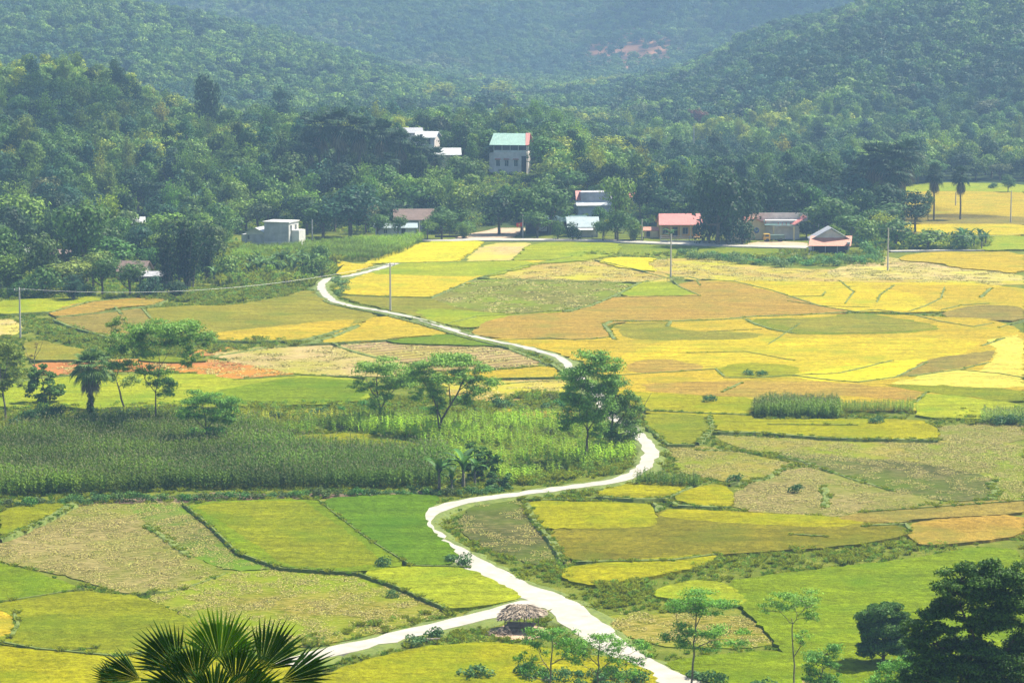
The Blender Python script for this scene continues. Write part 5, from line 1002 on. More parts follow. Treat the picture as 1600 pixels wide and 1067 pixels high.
# 8 grey-blue tall house
r = house('block_house', 930, 356, 8, 'tall bluish-grey rendered house with a white eave and grey roof behind the low house', D=610)
m = MB(); m.box((0, 3.2, 1.6), (8.2, 6.2, 7.4)); part(m, 'wall', 'blue_grey_wall', r); m = MB(); m.slab([(-4.6, -.5, 5.35), (4.4, -.5, 5.35), (4.4, 1.6, 6.3), (-4.6, 1.6, 6.3)], .1); part(m, 'front_eave', 'pale_tin', r)
m = MB(); m.slab([(-3.0, 1.5, 6.5), (4.5, 1.5, 6.5), (4.5, 4.2, 8.6), (-2.7, 4.2, 8.6)], .1); part(m, 'roof', 'grey_tin', r); m = MB(); m.slab([(-4.4, 1.5, 6.5), (-3.02, 1.5, 6.5), (-2.72, 4.2, 8.6), (-4.2, 4.2, 8.6)], .12); part(m, 'roof_end', 'pink_tin', r)
m = MB(); m.box((.3, 3.4, 6.8), (7.0, 4, 3.2)); part(m, 'attic', 'grey_render_and_shade', r); window(r, -2.5, .06, 2.6, 1.0, 1.3); window(r, 1.5, .06, 2.6, 1.0, 1.3)
# 9 roofs among the trees
def small_roof(name, px, py, D, deg, w, d, h, rise, roof, wl, label, over=.5, ridge='x', cat='house'):
    r = house(name, px, py, deg, label, cat, D=D); dz = r['_drop'] + .4
    m = MB(); m.box((0, d / 2, (h - dz) / 2), (w, d, h + dz)); 
    if ridge == 'x': m.add([(-w / 2, .02, h), (-w / 2, d - .02, h), (-w / 2, d / 2, h + rise * .96), (w / 2, .02, h), (w / 2, d - .02, h), (w / 2, d / 2, h + rise * .96)], [(0, 1, 2), (3, 5, 4)])
    part(m, 'wall', wl, r); m = MB(); gable(m, w, d, h, rise, over, .1, ridge, 0, d / 2); part(m, 'roof', roof, r); window(r, -w / 4, -.03, h * .55, .9, 1.0); m = MB(); m.box((w / 5, -.03, h * .42), (.9, .06, h * .8)); part(m, 'door', 'dark', r); return r
small_roof('farmhouse', 642, 221, 690, 8, 6.0, 7.0, 2.4, 1.1, 'grey_tin', 'pinkish_block', 'grey-roofed farmhouse above the palms, the farther of the stepped roofs')
small_roof('farmhouse', 664, 228, 680, -12, 5.2, 6.0, 2.4, 1.3, 'pale_tin', 'pinkish_block', 'farmhouse with a pale speckled roof just right of the stepped grey roofs')
small_roof('farmhouse', 700, 254, 660, 4, 6.0, 5.5, 2.2, 1.4, 'pale_tin', 'cream_wall', 'white-roofed farmhouse left of the three-storey house')
small_roof('old_house', 650, 362, None, 3, 9.5, 7, 3.0, 2.0, 'rust_tile', 'blue_grey_wall', 'old house with a wide weathered brown tile roof behind the cane field')
small_roof('long_house', 618, 371, None, 3, 9, 3.0, 2.4, .7, 'blue_tin', 'blue_grey_wall', 'long house with a low bluish roof in front of the brown tile roof')
small_roof('farmhouse', 200, 375, 600, 10, 7.5, 6, 3.6, 1.6, 'pale_tin', 'white_wall', 'white house with a pale roof half hidden behind the dark bamboo')
small_roof('shed', 60, 415, None, 8, 4.6, 4.5, 3.0, .6, 'grey_tin', 'pinkish_block', 'small grey shed beside the dark timber shed', cat='shed')
small_roof('timber_shed', 96, 424, None, 4, 5.2, 4.0, 3.6, .5, 'rust_tile', 'dark_timber', 'dark timber shed among the leaves at the far side', cat='shed')
small_roof('farmhouse', 205, 440, None, -8, 4.8, 5.0, 2.2, 1.5, 'rust_tile', 'pinkish_block', 'low house with a brown hipped roof left of the dark bamboo')
small_roof('shed', 240, 447, None, 3, 5.2, 3.5, 2.0, .6, 'grey_tin', 'dark_timber', 'grey sheet-roofed shed right at the foot of the dark bamboo', cat='shed')
small_roof('farmhouse', 1386, 262, 800, 6, 5.5, 6.0, 3.0, 1.8, 'rust_tile', 'pinkish_block', 'brown-roofed house half hidden behind the dark palms')
small_roof('farmhouse', 1520, 256, 850, 2, 6.5, 6.0, 3.0, 1.8, 'rust_tile', 'pinkish_block', 'reddish-brown house under the wooded slope above the far paddies')
small_roof('shed', 1503, 246, 860, 2, 3.6, 4.0, 2.4, .6, 'green_tin', 'cream_wall', 'little green-roofed shed beside the reddish-brown house', cat='shed')
small_roof('farmhouse', 472, 200, 850, -12, 5.0, 5.0, 2.4, .8, 'pale_tin', 'pinkish_block', 'pale roof alone in the wood above the palms, farthest house uphill')
small_roof('shed', 1168, 345, 640, 10, 2.6, 3.0, 2.4, .6, 'grey_tin', 'cream_wall', 'small shed behind the cream gabled house', cat='shed')
small_roof('farmhouse', 1000, 318, 640, -6, 5.4, 4.5, 1.8, .7, 'salmon_tin', 'cream_wall', 'low house with a pale orange roof in the clearing behind the block house')
# fences and yard walls of the village
def fence(pts, h, label, mat='grey_render_and_shade', posts=True, name='fence'):
    a = place(*pts[0]); r = empty(name, a); tag(r, label, 'fence'); m = MB(); pm = MB()
    for i in range(len(pts) - 1):
        p, q = place(*pts[i]) - a, place(*pts[i + 1]) - a; d = q - p; n = max(1, int(d.length / 2.5))
        for z in (h * .35, h * .65, h * .95): m.tube([p + Vector((0, 0, z)), q + Vector((0, 0, z))], [.035, .035], 4)
        for k in range(n + 1): pm.box(tuple(p + d * (k / n) + Vector((0, 0, h / 2))), (.12, .12, h))
        mm = p + d * .5 + Vector((0, 0, h * .18)); m.box(tuple(mm), (d.length, .1, h * .36), rz=math.atan2(d.y, d.x))
    part(m, 'panel', mat, r); part(pm, 'post', mat, r)
fence([(1032,379), (1100,380), (1165,381)], 1.5, 'grey fence along the road before the yellow building'); fence([(925,376), (1005,378)], 1.2, 'timber fence along the road right of the low house', 'dark_timber'); fence([(680,371), (725,371)], 1.2, 'timber fence left of the road junction', 'dark_timber')
# parked vehicles by the gateway: small and partly hidden
def truck(px, py, cab, body, label):
    r = house('truck', px, py, 8, label, 'truck'); m = MB(); m.box((-1.5, 0, 1.15), (1.3, 1.7, 1.3)); m.box((-2.2, 0, .85), (.3, 1.6, .6)); part(m, 'cab', cab, r); m = MB(); m.box((.8, 0, 1.1), (3.2, 1.8, .9)); part(m, 'bed', body, r)
    m = MB(); m.box((-1.6, -.86, 1.45), (.8, .03, .5)); part(m, 'window', 'glass', r)
    for x in (-1.5, 1.5):
        for y in (-.8, .8): m = MB(); m.tube([(x, y - .12, .42), (x, y + .12, .42)], [.42, .42], 12); part(m, 'wheel', 'dark', r)
M['truck_yellow'] = simple('truck_yellow', (.62, .40, .05), .4, var=.05); M['truck_green'] = simple('truck_green', (.10, .17, .13), .5, var=.1)
truck(1208, 378, 'truck_yellow', 'truck_green', 'small truck with a yellow cab parked by the gateway')
# thatched hut
r = empty('thatched_hut', at(815, 985, 0)); tag(r, 'open thatched hut on poles beside the crossroads', 'hut'); r.rotation_euler = (0, 0, R(-12)); r.scale = (.84, .84, .8)
M['thatch'] = leafmat('thatch', 'fixed', (.36, .29, .22), .5, .05, (.8, .8, .84)); wall('old_pole', (.20, .16, .13), var=.2); wall('plank', (.36, .28, .20), var=.2)
hrng = np.random.default_rng(8); th = MB(); n = 2600
def thatch(a, b, c, d, n):
    a, b, c, d = [np.array(v, float) for v in (a, b, c, d)]; u, v = hrng.random((2, n, 1)); P = (a * (1 - u) + b * u) * (1 - v) + (d * (1 - u) + c * u) * v
    nr = np.cross(b - a, d - a); nr /= np.linalg.norm(nr); nr = nr if nr[2] > 0 else -nr; dn = ((a + b) / 2 - (d + c) / 2); dn /= np.linalg.norm(dn)
    P += nr * hrng.normal(size=(n, 1)) * .05; L = hrng.uniform(.3, .6, (n, 1)); T = dn + hrng.normal(size=(n, 3)) * .22; T /= np.linalg.norm(T, axis=1, keepdims=True); B = np.cross(nr + hrng.normal(size=(n, 3)) * .3, T); B /= np.linalg.norm(B, axis=1, keepdims=True); B *= .05
    V = np.stack([P - B, P + B, P + T * L + B * .6, P + T * L - B * .6], 1).reshape(-1, 3); th.add(V, np.arange(4 * n).reshape(-1, 4))
E, Tp = 1.85, 2.6; q = [(-2.0, -1.25, E - .3), (1.9, -1.25, E + .1), (2.1, 1.5, E), (-2.0, 1.5, E)]; rdg = [(-1.0, .15, Tp), (.5, .15, Tp + .1)]
thatch(q[0], (.25, -1.25, E - .1), rdg[1], rdg[0], 1500); thatch(q[3], q[2], rdg[1], rdg[0], 1100); thatch(q[0], q[3], rdg[0], rdg[0], 700); thatch(q[1], q[2], rdg[1], rdg[1], 750); thatch((.25, -1.25, E - .1), q[1], rdg[1], rdg[1], 260)
th.slab([q[0], (.25, -1.25, E - .12), rdg[1], rdg[0]], .06); th.slab([q[3], q[2], (.5, .16, Tp + .08), (-1, .16, Tp - .02)], .06); th.add([q[0], q[3], rdg[0], q[1], q[2], rdg[1]], [(0, 1, 2), (3, 4, 5)]); part(th, 'thatch_roof', 'thatch', r)
for x, y in ((-1.5, -.9), (1.3, -.9), (1.4, 1.1), (-1.5, 1.1), (0, -.95), (0, 1.1)): m = MB(); m.tube([(x, y, -.2), (x + .04, y, 1.0), (x, y, E + .25)], [.06, .055, .05], 6); part(m, 'post', 'old_pole', r)
m = MB(); 
for y in (-.9, 1.1): m.tube([(-1.9, y, E + .05), (1.9, y, E + .15)], [.045, .045], 5)
for x in (-1.5, 0, 1.3): m.tube([(x, -1.1, E), (x, 1.3, E)], [.04, .04], 5); m.tube([(x, -1.1, E), (x * .5, .15, Tp - .1)], [.04, .035], 5)
m.tube([(-1.5, -.92, 1.05), (1.3, -.92, 1.05)], [.035] * 2, 5); m.tube([(.2, -1.25, E), (.5, .15, Tp)], [.04] * 2, 5); m.tube([(1.0, -1.25, E), (.5, .15, Tp)], [.04] * 2, 5); part(m, 'rafters', 'old_pole', r)
m = MB()
for k in range(7): m.box((-.1, -.75 + k * .28, .62), (2.8, .25, .05))
part(m, 'platform', 'plank', r); m = MB(); m.box((-.1, .1, .3), (2.2, .5, .1)); part(m, 'bench', 'plank', r)
o = MB(); rng = np.random.default_rng(2); C = np.stack([rng.normal(size=420) * .55, rng.normal(size=420) * .4, np.abs(rng.normal(size=420)) * .18], 1); V, Fq = leaf_quads(C, rng.normal(size=(420, 3)) + [0, 0, 1], .6, .06, rng); o.add(V, Fq); sp = o.build('brushwood_pile', M['thatch']); sp.location = at(787, 990, 0.02); tag(sp, 'pile of dry brushwood at the left foot of the thatched hut', 'brushwood')
m = MB(); m.tube([(-.8, 0, .18), (.8, .1, .2)], [.16, .14], 8); lg = m.build('log', M['pale_bark']); lg.location = at(672, 1003, 0.1); tag(lg, 'pale log lying on the bank below the side path', 'log')
# ------------------------------------------------------------------ poles and wires
M['pole'] = simple('pole_concrete', (.50, .46, .42), .8, var=.08)
poles = {}
def pole(px, base, top, label, arm=True, lamp=False, D=None, tint='pole'):
    p = place(px, base, D); s = FPX / p.y; h = (base - top) / s; r = empty('utility_pole', p, R(10)); tag(r, label, 'utility pole', 'utility poles')
    m = MB(); m.tube([(0, 0, -.4), (0, 0, h * .5), (0, 0, h)], [.17, .14, .11], 8); part(m, 'mast', tint, r)
    if arm:
        m = MB(); m.box((0, -.16, h - .35), (1.6, .09, .1)); part(m, 'crossarm', 'steel', r)
        for x in (-.72, 0, .72): m = MB(); m.tube([(x, -.16, h - .3), (x, -.16, h - .02 + (.2 if x == 0 else 0))], [.07, .05], 6); part(m, 'insulator', 'white_wall', r)
    if lamp: m = MB(); m.box((.45, 0, h - .05), (.9, .06, .06)); m.box((-.4, 0, h + .1), (.5, .5, .3)); part(m, 'lamp_head', 'pale_tin', r)
    poles[px] = p + Vector((0, 0, h - .1)); return r
pole(610, 487, 410, 'concrete utility pole beside the upper path, standing in yellow rice'); pole(1048, 434, 365, 'concrete utility pole below the school building', False); pole(1387, 423, 356, 'concrete utility pole right of the red-roofed shed, in the cut field', False); pole(32, 530, 449, 'concrete utility pole among the terraces at the far side of the fields')
pole(1579, 350, 298, 'thin grey pole standing in the distant paddy, at the slope side', False); pole(1493, 323, 300, 'short thin post left of the slender palm in the distant paddy', False); pole(488, 375, 343, 'thin post in the cane beside the white box house', False); pole(1279, 365, 344, 'lamp post behind the red-roofed shed', False, True); pole(1084, 236, 196, 'tall pale pole at the distant clearing', False); pole(1072, 236, 215, 'shorter pale pole at the distant clearing', True)
pole(817, 372, 336, 'thin pole at the corner of the long green-roofed shed', False); pole(1003, 374, 342, 'thin pole beside the tiny hut', False); pole(655, 372, 345, 'thin pole at the corner of the cane field', False)
def wire(a, b, sag, label):
    a, b = Vector(a), Vector(b); m = MB()
    m.tube([a.lerp(b, t) - a - Vector((0, 0, sag * 4 * t * (1 - t))) for t in np.linspace(0, 1, 17)], [.016] * 17, 4); o = m.build('power_line', M['steel']); o.location = a; tag(o, label, 'power line', 'power lines')
wire(poles[32], poles[610] , 2.2, 'thin power line sagging between the terrace pole and the upper path pole'); wire(poles[32], place(-60, 470, 470) + Vector((0, 0, 4)), .5, 'power line leaving the terrace pole out of the picture'); wire(poles[1387], poles[1279], .6, 'power line from the shed pole to the lamp post'); wire(poles[1387], place(1620, 362, 560), 1.2, 'power line from the shed pole towards the slope')
# flags on poles
M['flag_red'] = simple('flag_red', (.62, .05, .03), .7, var=.05); M['flag_star'] = simple('flag_star', (.75, .55, .05), .7, var=.02)
def flag(px, base, top, label, D=None):
    p = place(px, base, D); s = FPX / p.y; h = (base - top) / s; r = empty('flag', p); tag(r, label, 'flag', 'red flags'); m = MB(); m.tube([(0, 0, 0), (0, 0, h)], [.04, .03], 5); part(m, 'staff', 'steel', r)
    m = MB(); V = []; 
    for i in range(6):
        for z in (h - .1, h - 1.0): V.append((-.26 * i, .08 * math.sin(i * 1.6), z - .03 * i))
    m.add(V, [(2 * i, 2 * i + 1, 2 * i + 3, 2 * i + 2) for i in range(5)]); fl = part(m, 'cloth', 'flag_red', r)
    st = [(math.cos(R(90 + 36 * k)) * (.26 if k % 2 == 0 else .1) - .65, -.09, math.sin(R(90 + 36 * k)) * (.26 if k % 2 == 0 else .1) + h - .6) for k in range(10)]; m = MB(); m.add(st + [(-.65, -.09, h - .6)], [(i, (i + 1) % 10, 10) for i in range(10)]); part(m, 'star', 'flag_star', fl)
flag(816, 372, 347, 'red flag at the corner of the long green-roofed shed'); flag(1003.5, 374, 352, 'red flag beside the tiny hut'); flag(868, 352, 328, 'red flag behind the long shed, under the trees', 600); flag(1210, 372, 356, 'red flag beside the truck at the gateway'); flag(1268, 372, 354, 'red flag left of the lamp post'); flag(1022, 312, 290, 'red flag in the clearing behind the block house', 680)
# ------------------------------------------------------------------ village trees, each its own thing
TR = {'dense': [broad_meshes('dense', 100 + i, 3.6, 9, 18, 2300, .50, zbase=.12) for i in range(4)],
      'airy': [broad_meshes('airy', 120 + i, 3.3, 8, 13, 1300, .48, zbase=.3) for i in range(4)],
      'tall': [broad_meshes('tall', 140 + i, 2.6, 11, 17, 1700, .46, zbase=.2) for i in range(3)],
      'bamboo': [bamboo_meshes('bamboo', 160 + i) for i in range(3)],
      'low': [broad_meshes('low', 180 + i, 2.6, 3.6, 12, 900, .42, zbase=.0) for i in range(3)]}
VP = [palm_meshes('village_palm', 60 + i, 8.5, 1.6, 30, 11, True, .2, 1.4) for i in range(2)]
HT = {'dense': 9, 'airy': 8, 'tall': 11, 'bamboo': 11, 'low': 3.6}; RD = {'dense': 3.8, 'airy': 3.5, 'tall': 2.8, 'bamboo': 3.6, 'low': 2.8}
C_DARK, C_MID, C_LIGHT, C_YEL, C_BLUE, C_OLV = (.028, .070, .022), (.075, .155, .03), (.155, .26, .04), (.28, .34, .03), (.04, .105, .055), (.11, .155, .05)
NMK = {'dense': ('broadleaf_tree', 'tree'), 'airy': ('broadleaf_tree', 'tree'), 'tall': ('tall_tree', 'tree'), 'bamboo': ('bamboo_clump', 'bamboo'), 'low': ('shrub', 'shrub')}
occupied = []
def vtree(px, base, top, wid, kind, c, label, group=None, D=None):
    p = place(px, base, D); g = tz(p.x, p.y); s = FPX / p.y; h = (base - top) / s; w = wid / s / 2
    if D is not None: h += p.z - g; p.z = g
    me = TR[kind][trng.randrange(len(TR[kind]))]; occupied.append((p.x, p.y, w))
    return put(NMK[kind][0], me, p, trng.uniform(0, 6.28), (w / RD[kind], w / RD[kind], h / HT[kind]), c, label, NMK[kind][1], group, ('crown', 'trunk'))
for a in [
 (1122, 384, 250, 95, 'dense', C_DARK, 'big dark spreading tree between the pink-roofed building and the gabled house'), (1160, 378, 268, 80, 'dense', C_DARK, 'dark tree leaning over the gabled house, right half of the big dark pair'), (1140, 376, 285, 70, 'dense', C_DARK, 'dark lower tree hiding the end of the pink-roofed building'),
 (1108, 382, 330, 60, 'low', C_DARK, 'dark shrub at the left foot of the big dark spreading tree'), (1135, 383, 330, 60, 'low', C_DARK, 'dark shrub in front of the big dark pair of trees'), (1160, 383, 345, 50, 'low', C_DARK, 'dark shrub beside the gabled house'),
 (292, 452, 322, 110, 'bamboo', (.022, .06, .022), 'very dark tall bamboo clump left of the white box house'), (262, 455, 345, 70, 'bamboo', (.025, .065, .022), 'dark bamboo clump merging into the left of the very dark one'), (325, 440, 335, 60, 'bamboo', (.03, .07, .025), 'dark bamboo clump merging into the side of the very dark one toward the cane'),
 (135, 446, 300, 100, 'airy', C_MID, 'mid green spreading tree with a bare lower trunk above the terraces'), (30, 400, 290, 100, 'airy', C_LIGHT, 'light green leafy tree at the village edge, uphill of the dark sheds'), (90, 405, 322, 70, 'airy', C_MID, 'round tree behind the dark timber shed'), (20, 460, 390, 90, 'bamboo', C_LIGHT, 'light green feathery bamboo at the border below the grey shed'), (70, 466, 412, 80, 'low', C_MID, 'broad shrub mass below the dark timber shed'), (115, 470, 425, 60, 'bamboo', C_BLUE, 'bluish bamboo below the mid green spreading tree'), (160, 462, 400, 60, 'airy', C_MID, 'tree in front of the brown hipped roof'), (203, 466, 408, 62, 'airy', C_MID, 'shrub below the brown hipped roof'), (235, 466, 432, 50, 'low', C_BLUE, 'bluish shrub below the grey sheet-roofed shed'), (275, 467, 440, 50, 'low', C_DARK, 'dark shrub at the foot of the very dark bamboo'),
 (355, 440, 400, 60, 'low', C_LIGHT, 'light shrub below the cane field, nearest the bamboo'), (500, 420, 385, 44, 'low', C_MID, 'shrub at the cane end above the top bend'), (495, 432, 400, 50, 'low', C_LIGHT, 'bright shrub just above the top bend of the path'),
 (548, 372, 285, 110, 'dense', C_BLUE, 'bluish dark tree behind the cane field'), (505, 372, 312, 75, 'dense', C_MID, 'mid green tree right of the white box house'), (480, 366, 300, 60, 'tall', C_DARK, 'dark narrow tree right behind the white box house'), (350, 380, 320, 70, 'dense', C_MID, 'round tree left of the white box house wing'), (385, 362, 310, 70, 'airy', C_LIGHT, 'pale olive tree behind the white box house wing'), (590, 372, 330, 50, 'airy', C_MID, 'tree between the cane and the long bluish-roofed house'), (690, 374, 330, 60, 'airy', C_MID, 'tree right of the brown tile roof'), (622, 376, 336, 34, 'airy', C_MID, 'small tree in front of the brown tile roof'), (668, 376, 342, 34, 'airy', C_LIGHT, 'small light tree before the end of the brown tile roof'), (725, 374, 345, 40, 'bamboo', C_LIGHT, 'light bamboo tuft at the road junction'),
 (780, 368, 296, 80, 'dense', C_DARK, 'dark tree above the dirt road'), (815, 368, 285, 80, 'dense', C_MID, 'large mid green tree left of centre behind the long green-roofed shed'), (860, 366, 280, 80, 'dense', C_MID, 'large round tree over the middle of the long green-roofed shed'), (876, 360, 262, 42, 'tall', C_DARK, 'dark upright tree left of the block house'), (840, 372, 330, 60, 'airy', C_MID, 'small tree screening the posts of the long shed'), (872, 376, 346, 30, 'low', C_MID, 'shrub before the long shed'), (895, 376, 348, 34, 'low', C_DARK, 'dark shrub before the low house'),
 (962, 374, 262, 60, 'airy', C_LIGHT, 'pale layered tree in front of the block house'), (942, 378, 344, 40, 'airy', C_MID, 'tree right of the low house'), (965, 378, 322, 50, 'dense', C_MID, 'round tree right of the pale layered tree'), (990, 378, 340, 36, 'bamboo', C_LIGHT, 'yellow-green bamboo left of the tiny hut'), (1066, 345, 278, 46, 'dense', C_BLUE, 'bluish round tree behind the pink roof'), (1020, 340, 290, 40, 'airy', C_MID, 'tree behind the tiny hut'),
 (1205, 362, 270, 80, 'dense', C_DARK, 'dark tree behind the gateway'), (1240, 350, 250, 80, 'dense', C_BLUE, 'bluish dark tree behind the gateway roof'), (1260, 374, 345, 40, 'dense', C_DARK, 'dark small tree between the gateway and the red-roofed shed'), (1225, 352, 318, 60, 'bamboo', C_LIGHT, 'bright bamboo thicket above the gateway'), (1290, 372, 305, 90, 'dense', C_MID, 'dark green tree right behind the red-roofed shed'), (1330, 380, 330, 70, 'airy', C_MID, 'tree right of the grey gable'), (1355, 384, 345, 60, 'low', C_LIGHT, 'pale shrub mass right of the grey gable'), (1400, 388, 345, 80, 'low', C_MID, 'shrub mass between the shed pole and the palms'), (1450, 390, 355, 80, 'low', C_LIGHT, 'light shrub mass under the palms'), (1500, 391, 362, 60, 'low', C_MID, 'shrub mass left of the banana grove'),
 (1290, 345, 235, 90, 'dense', C_MID, 'tall rounded tree in the wood above the red-roofed shed'), (1345, 345, 232, 80, 'tall', C_DARK, 'dark tall tree left of the village palms'), (1330, 350, 260, 90, 'dense', C_BLUE, 'bluish tree left below the village palms'), (1390, 360, 280, 80, 'dense', C_DARK, 'dark tree under the village palms'), (1430, 365, 290, 60, 'tall', C_DARK, 'dark narrow tree right under the village palms'),
 (1450, 348, 292, 22, 'tall', C_MID, 'ivy-like narrow tree left of the slender palm'), (1575, 302, 272, 26, 'dense', C_MID, 'small round tree standing alone in the distant paddy'), (1552, 296, 285, 20, 'low', C_MID, 'low shrub left of the lone round tree in the paddy'),
 (325, 235, 104, 55, 'dense', C_DARK, 'dark emergent tree high on the wooded hill'), (437, 215, 124, 40, 'tall', C_BLUE, 'tall narrow tree on the wooded hill, right of the dark emergent one'), (418, 235, 168, 60, 'bamboo', C_DARK, 'dark bamboo clump below the tall narrow hill tree'), (185, 170, 98, 34, 'dense', C_DARK, 'dark tree standing above the hill crest'), (278, 240, 190, 44, 'bamboo', C_DARK, 'dark bamboo clump in the middle of the wooded hill'),
 (955, 275, 205, 110, 'bamboo', C_YEL, 'large yellow-green bamboo clump right of the three-storey house'), (1000, 272, 214, 70, 'bamboo', C_YEL, 'yellow-green bamboo clump merging with the large one'), (905, 262, 202, 70, 'bamboo', C_YEL, 'yellow-green bamboo clump right behind the three-storey house'), (1045, 262, 205, 60, 'bamboo', C_LIGHT, 'light green bamboo clump beside the distant clearing'), (690, 176, 124, 80, 'bamboo', C_YEL, 'yellowish bamboo clump at the foot of the far mountain, left one'), (780, 172, 122, 90, 'bamboo', C_YEL, 'yellowish bamboo clump at the foot of the far mountain, right one'), (640, 205, 148, 60, 'dense', C_DARK, 'dark tree in the flat wood left of the yellowish bamboo'), (770, 205, 140, 100, 'dense', C_DARK, 'wide dark tree in the flat wood above the three-storey house'), (1090, 215, 165, 34, 'airy', (.16, .07, .05), 'small reddish-leaved tree below the wooded slope'), (1110, 108, 70, 48, 'dense', C_DARK, 'dark tree at the low end of the wooded slope ridge')]:
    D = None
    vtree(*a[:7], D=D)
for i, (x, b, t, lb) in enumerate([(1500, 345, 268, 'slender fan palm with a bare trunk standing before the far paddies'), (1459, 345, 266, 'thin fan palm left of the slender one'), (1412, 352, 232, 'tallest of the dark village palms'), (1385, 352, 240, 'dark village palm, middle of the group'), (1365, 350, 236, 'dark village palm, left in the group'), (1400, 355, 262, 'lower dark village palm'),
   (500, 300, 190, 'fan palm at the left of the dark palm grove uphill'), (530, 300, 185, 'fan palm second from the left in the dark palm grove uphill'), (562, 300, 192, 'central fan palm of the dark palm grove uphill'), (598, 300, 200, 'fan palm with brown skirt right of the central one in the palm grove'), (625, 302, 214, 'fan palm below the farmhouse roofs'), (655, 302, 222, 'fan palm at the right of the dark palm grove'), (680, 306, 238, 'rightmost lower fan palm of the dark palm grove'), (480, 305, 222, 'lower fan palm at the foot of the grove'), (610, 310, 245, 'short fan palm in the middle of the grove')]):
    p = place(x, b); s = FPX / p.y; h = (b - t) / s; occupied.append((p.x, p.y, 1.0)); k = h / 9.4
    put('fan_palm', VP[i % 2], p, i * 1.3, (max(k, .75) if i > 1 else 1.0, max(k, .75) if i > 1 else 1.0, k), (.03, .07, .035), lb, 'palm', 'village palms', ('fronds', 'trunk', 'dry_skirt'))
for i in range(9):
    x, b = [(1495, 388), (1510, 390), (1522, 389), (1534, 391), (1500, 378), (1516, 380), (1530, 381), (1505, 384), (1540, 386)][i]
    put('banana_plant', ban[i % 3], place(x, b), i * 1.1, trng.uniform(.9, 1.2), (.055, .14, .04), 'banana plant in the grove at the end of the far path', 'banana plant', 'banana grove by the far path', ('leaves', 'stem'))
for i in range(40):
    x = 388 + i * 3.0 + trng.uniform(-3, 3); b = np.interp(x, [392, 505], [432, 428]) + trng.uniform(-14, 4)
    put('banana_plant', ban[i % 3], place(x, b), i * 1.9, trng.uniform(.8, 1.1), (.10, .19, .045), 'banana plant in the thicket above the top bend', 'banana plant', 'banana thicket above the top bend', ('leaves', 'stem'))
for i, (x, b) in enumerate([(300, 446), (335, 446), (1000, 366), (1012, 362), (1048, 380), (985, 352), (650, 352), (720, 356), (345, 426), (368, 430)]):
    put('banana_plant', ban[i % 3], place(x, b), i * 2.3, trng.uniform(.9, 1.2), (.09, .19, .05), ['banana plant at the foot of the very dark bamboo', 'banana plant right of the very dark bamboo', 'banana plant left above the tiny hut', 'banana plant right above the tiny hut', 'banana plant before the yellow building', 'banana plant behind the layered tree', 'banana plant by the brown tile roof', 'banana plant above the road junction', 'banana plant below the cane, left', 'banana plant below the cane'][i], 'banana plant', None, ('leaves', 'stem'))

# ------------------------------------------------------------------ the wood behind the village
wr = np.random.default_rng(99)
HOUSES = []
for o in list(scene.objects):
    if o.parent is None and o.get('category') in ('house', 'shed', 'hut', 'gateway'): HOUSES.append((o.location.x, o.location.y, proj(o.location), 4 if o.name.startswith('tall') else 1 if o.location.y < 588 else (3 if o.name.startswith('block') or 'white house' in o['label'] else 0)))
clear = [([(1065,258),(1070,232),(1150,230),(1180,244),(1165,258)]), ([(1385,392),(1380,300),(1470,283),(1700,283),(1700,395)]), ([(696,344),(714,314),(752,309),(756,336)]), ([(60,72),(75,60),(112,58),(118,70)]), ([(545,170),(550,161),(585,161),(588,168)])]
def free(x, y, z, r=2.2):
    low = 1
    px, py = proj((x, y, z))
    for c in clear:
        if inpoly(np.array([px]), np.array([py]), c)[0]: return False
    for hx, hy, (qx, qy), hd in HOUSES:
        if abs(x - hx) < 6.5 and -3 < y - hy < 10: return False
        if hd == 4 and abs(px - qx) < 50 and hy - 80 < y <= hy and py - 13 / y * FPX < qy - 6: low = 2
        if hd == 4 and abs(px - qx) < 50 and hy - 80 < y <= hy and py - 5 / y * FPX < qy - 6: return False
        if abs(px - qx) < (36 if hd != 3 else 62) and hy - (26 if hd != 3 else 45) < y <= hy and py - 10 / y * FPX < qy - (11 if hd == 1 else 18): low = 2 if hd != 1 else 0      # keep the view to the roofs
    for ox, oy, w in occupied:
        if (x - ox) ** 2 + (y - oy) ** 2 < (w * .75 + r * .6) ** 2: return False
    return low
cand = []
low_edge = [(-90,466),(60,468),(240,462),(335,442),(348,402),(366,368),(480,362),(560,366),(735,366),(745,356),(800,346),(1015,352),(1030,345),(1190,350),(1280,362),(1350,388),(1545,389),(1552,350),(1400,300),(1700,120),(-90,120)]
y = 450.0
while y < 980:
    sp = 4.4 if y < 800 else 5.6; half = (860 / FPX) * y
    for x in np.arange(-half, half, sp):
        X = x + wr.uniform(-.45, .45) * sp; Yy = y + wr.uniform(-.45, .45) * sp; z = tz(X, Yy)
        if (Yy > 600 or inpoly(*[np.array([v]) for v in proj((X, Yy, z))], low_edge)[0]):
            f_ = free(X, Yy, z)
            if f_: cand.append((X, Yy, z, f_ == 2))
    y += sp
ZN = [(0, 110, 'the wood above the dark timber shed'), (110, 230, 'the wood above the brown hipped roof'), (230, 340, 'the wood above the very dark bamboo'), (340, 460, 'the wood above the white box house'), (460, 580, 'the wood around the dark palm grove'), (580, 700, 'the wood around the grey farmhouse roofs'), (700, 800, 'the wood above the dirt road'), (800, 900, 'the wood right of the three-storey house'), (900, 1080, 'the wood behind the block house'), (1080, 1300, 'the wood behind the gateway'), (1300, 1601, 'the wood around the village palms')]
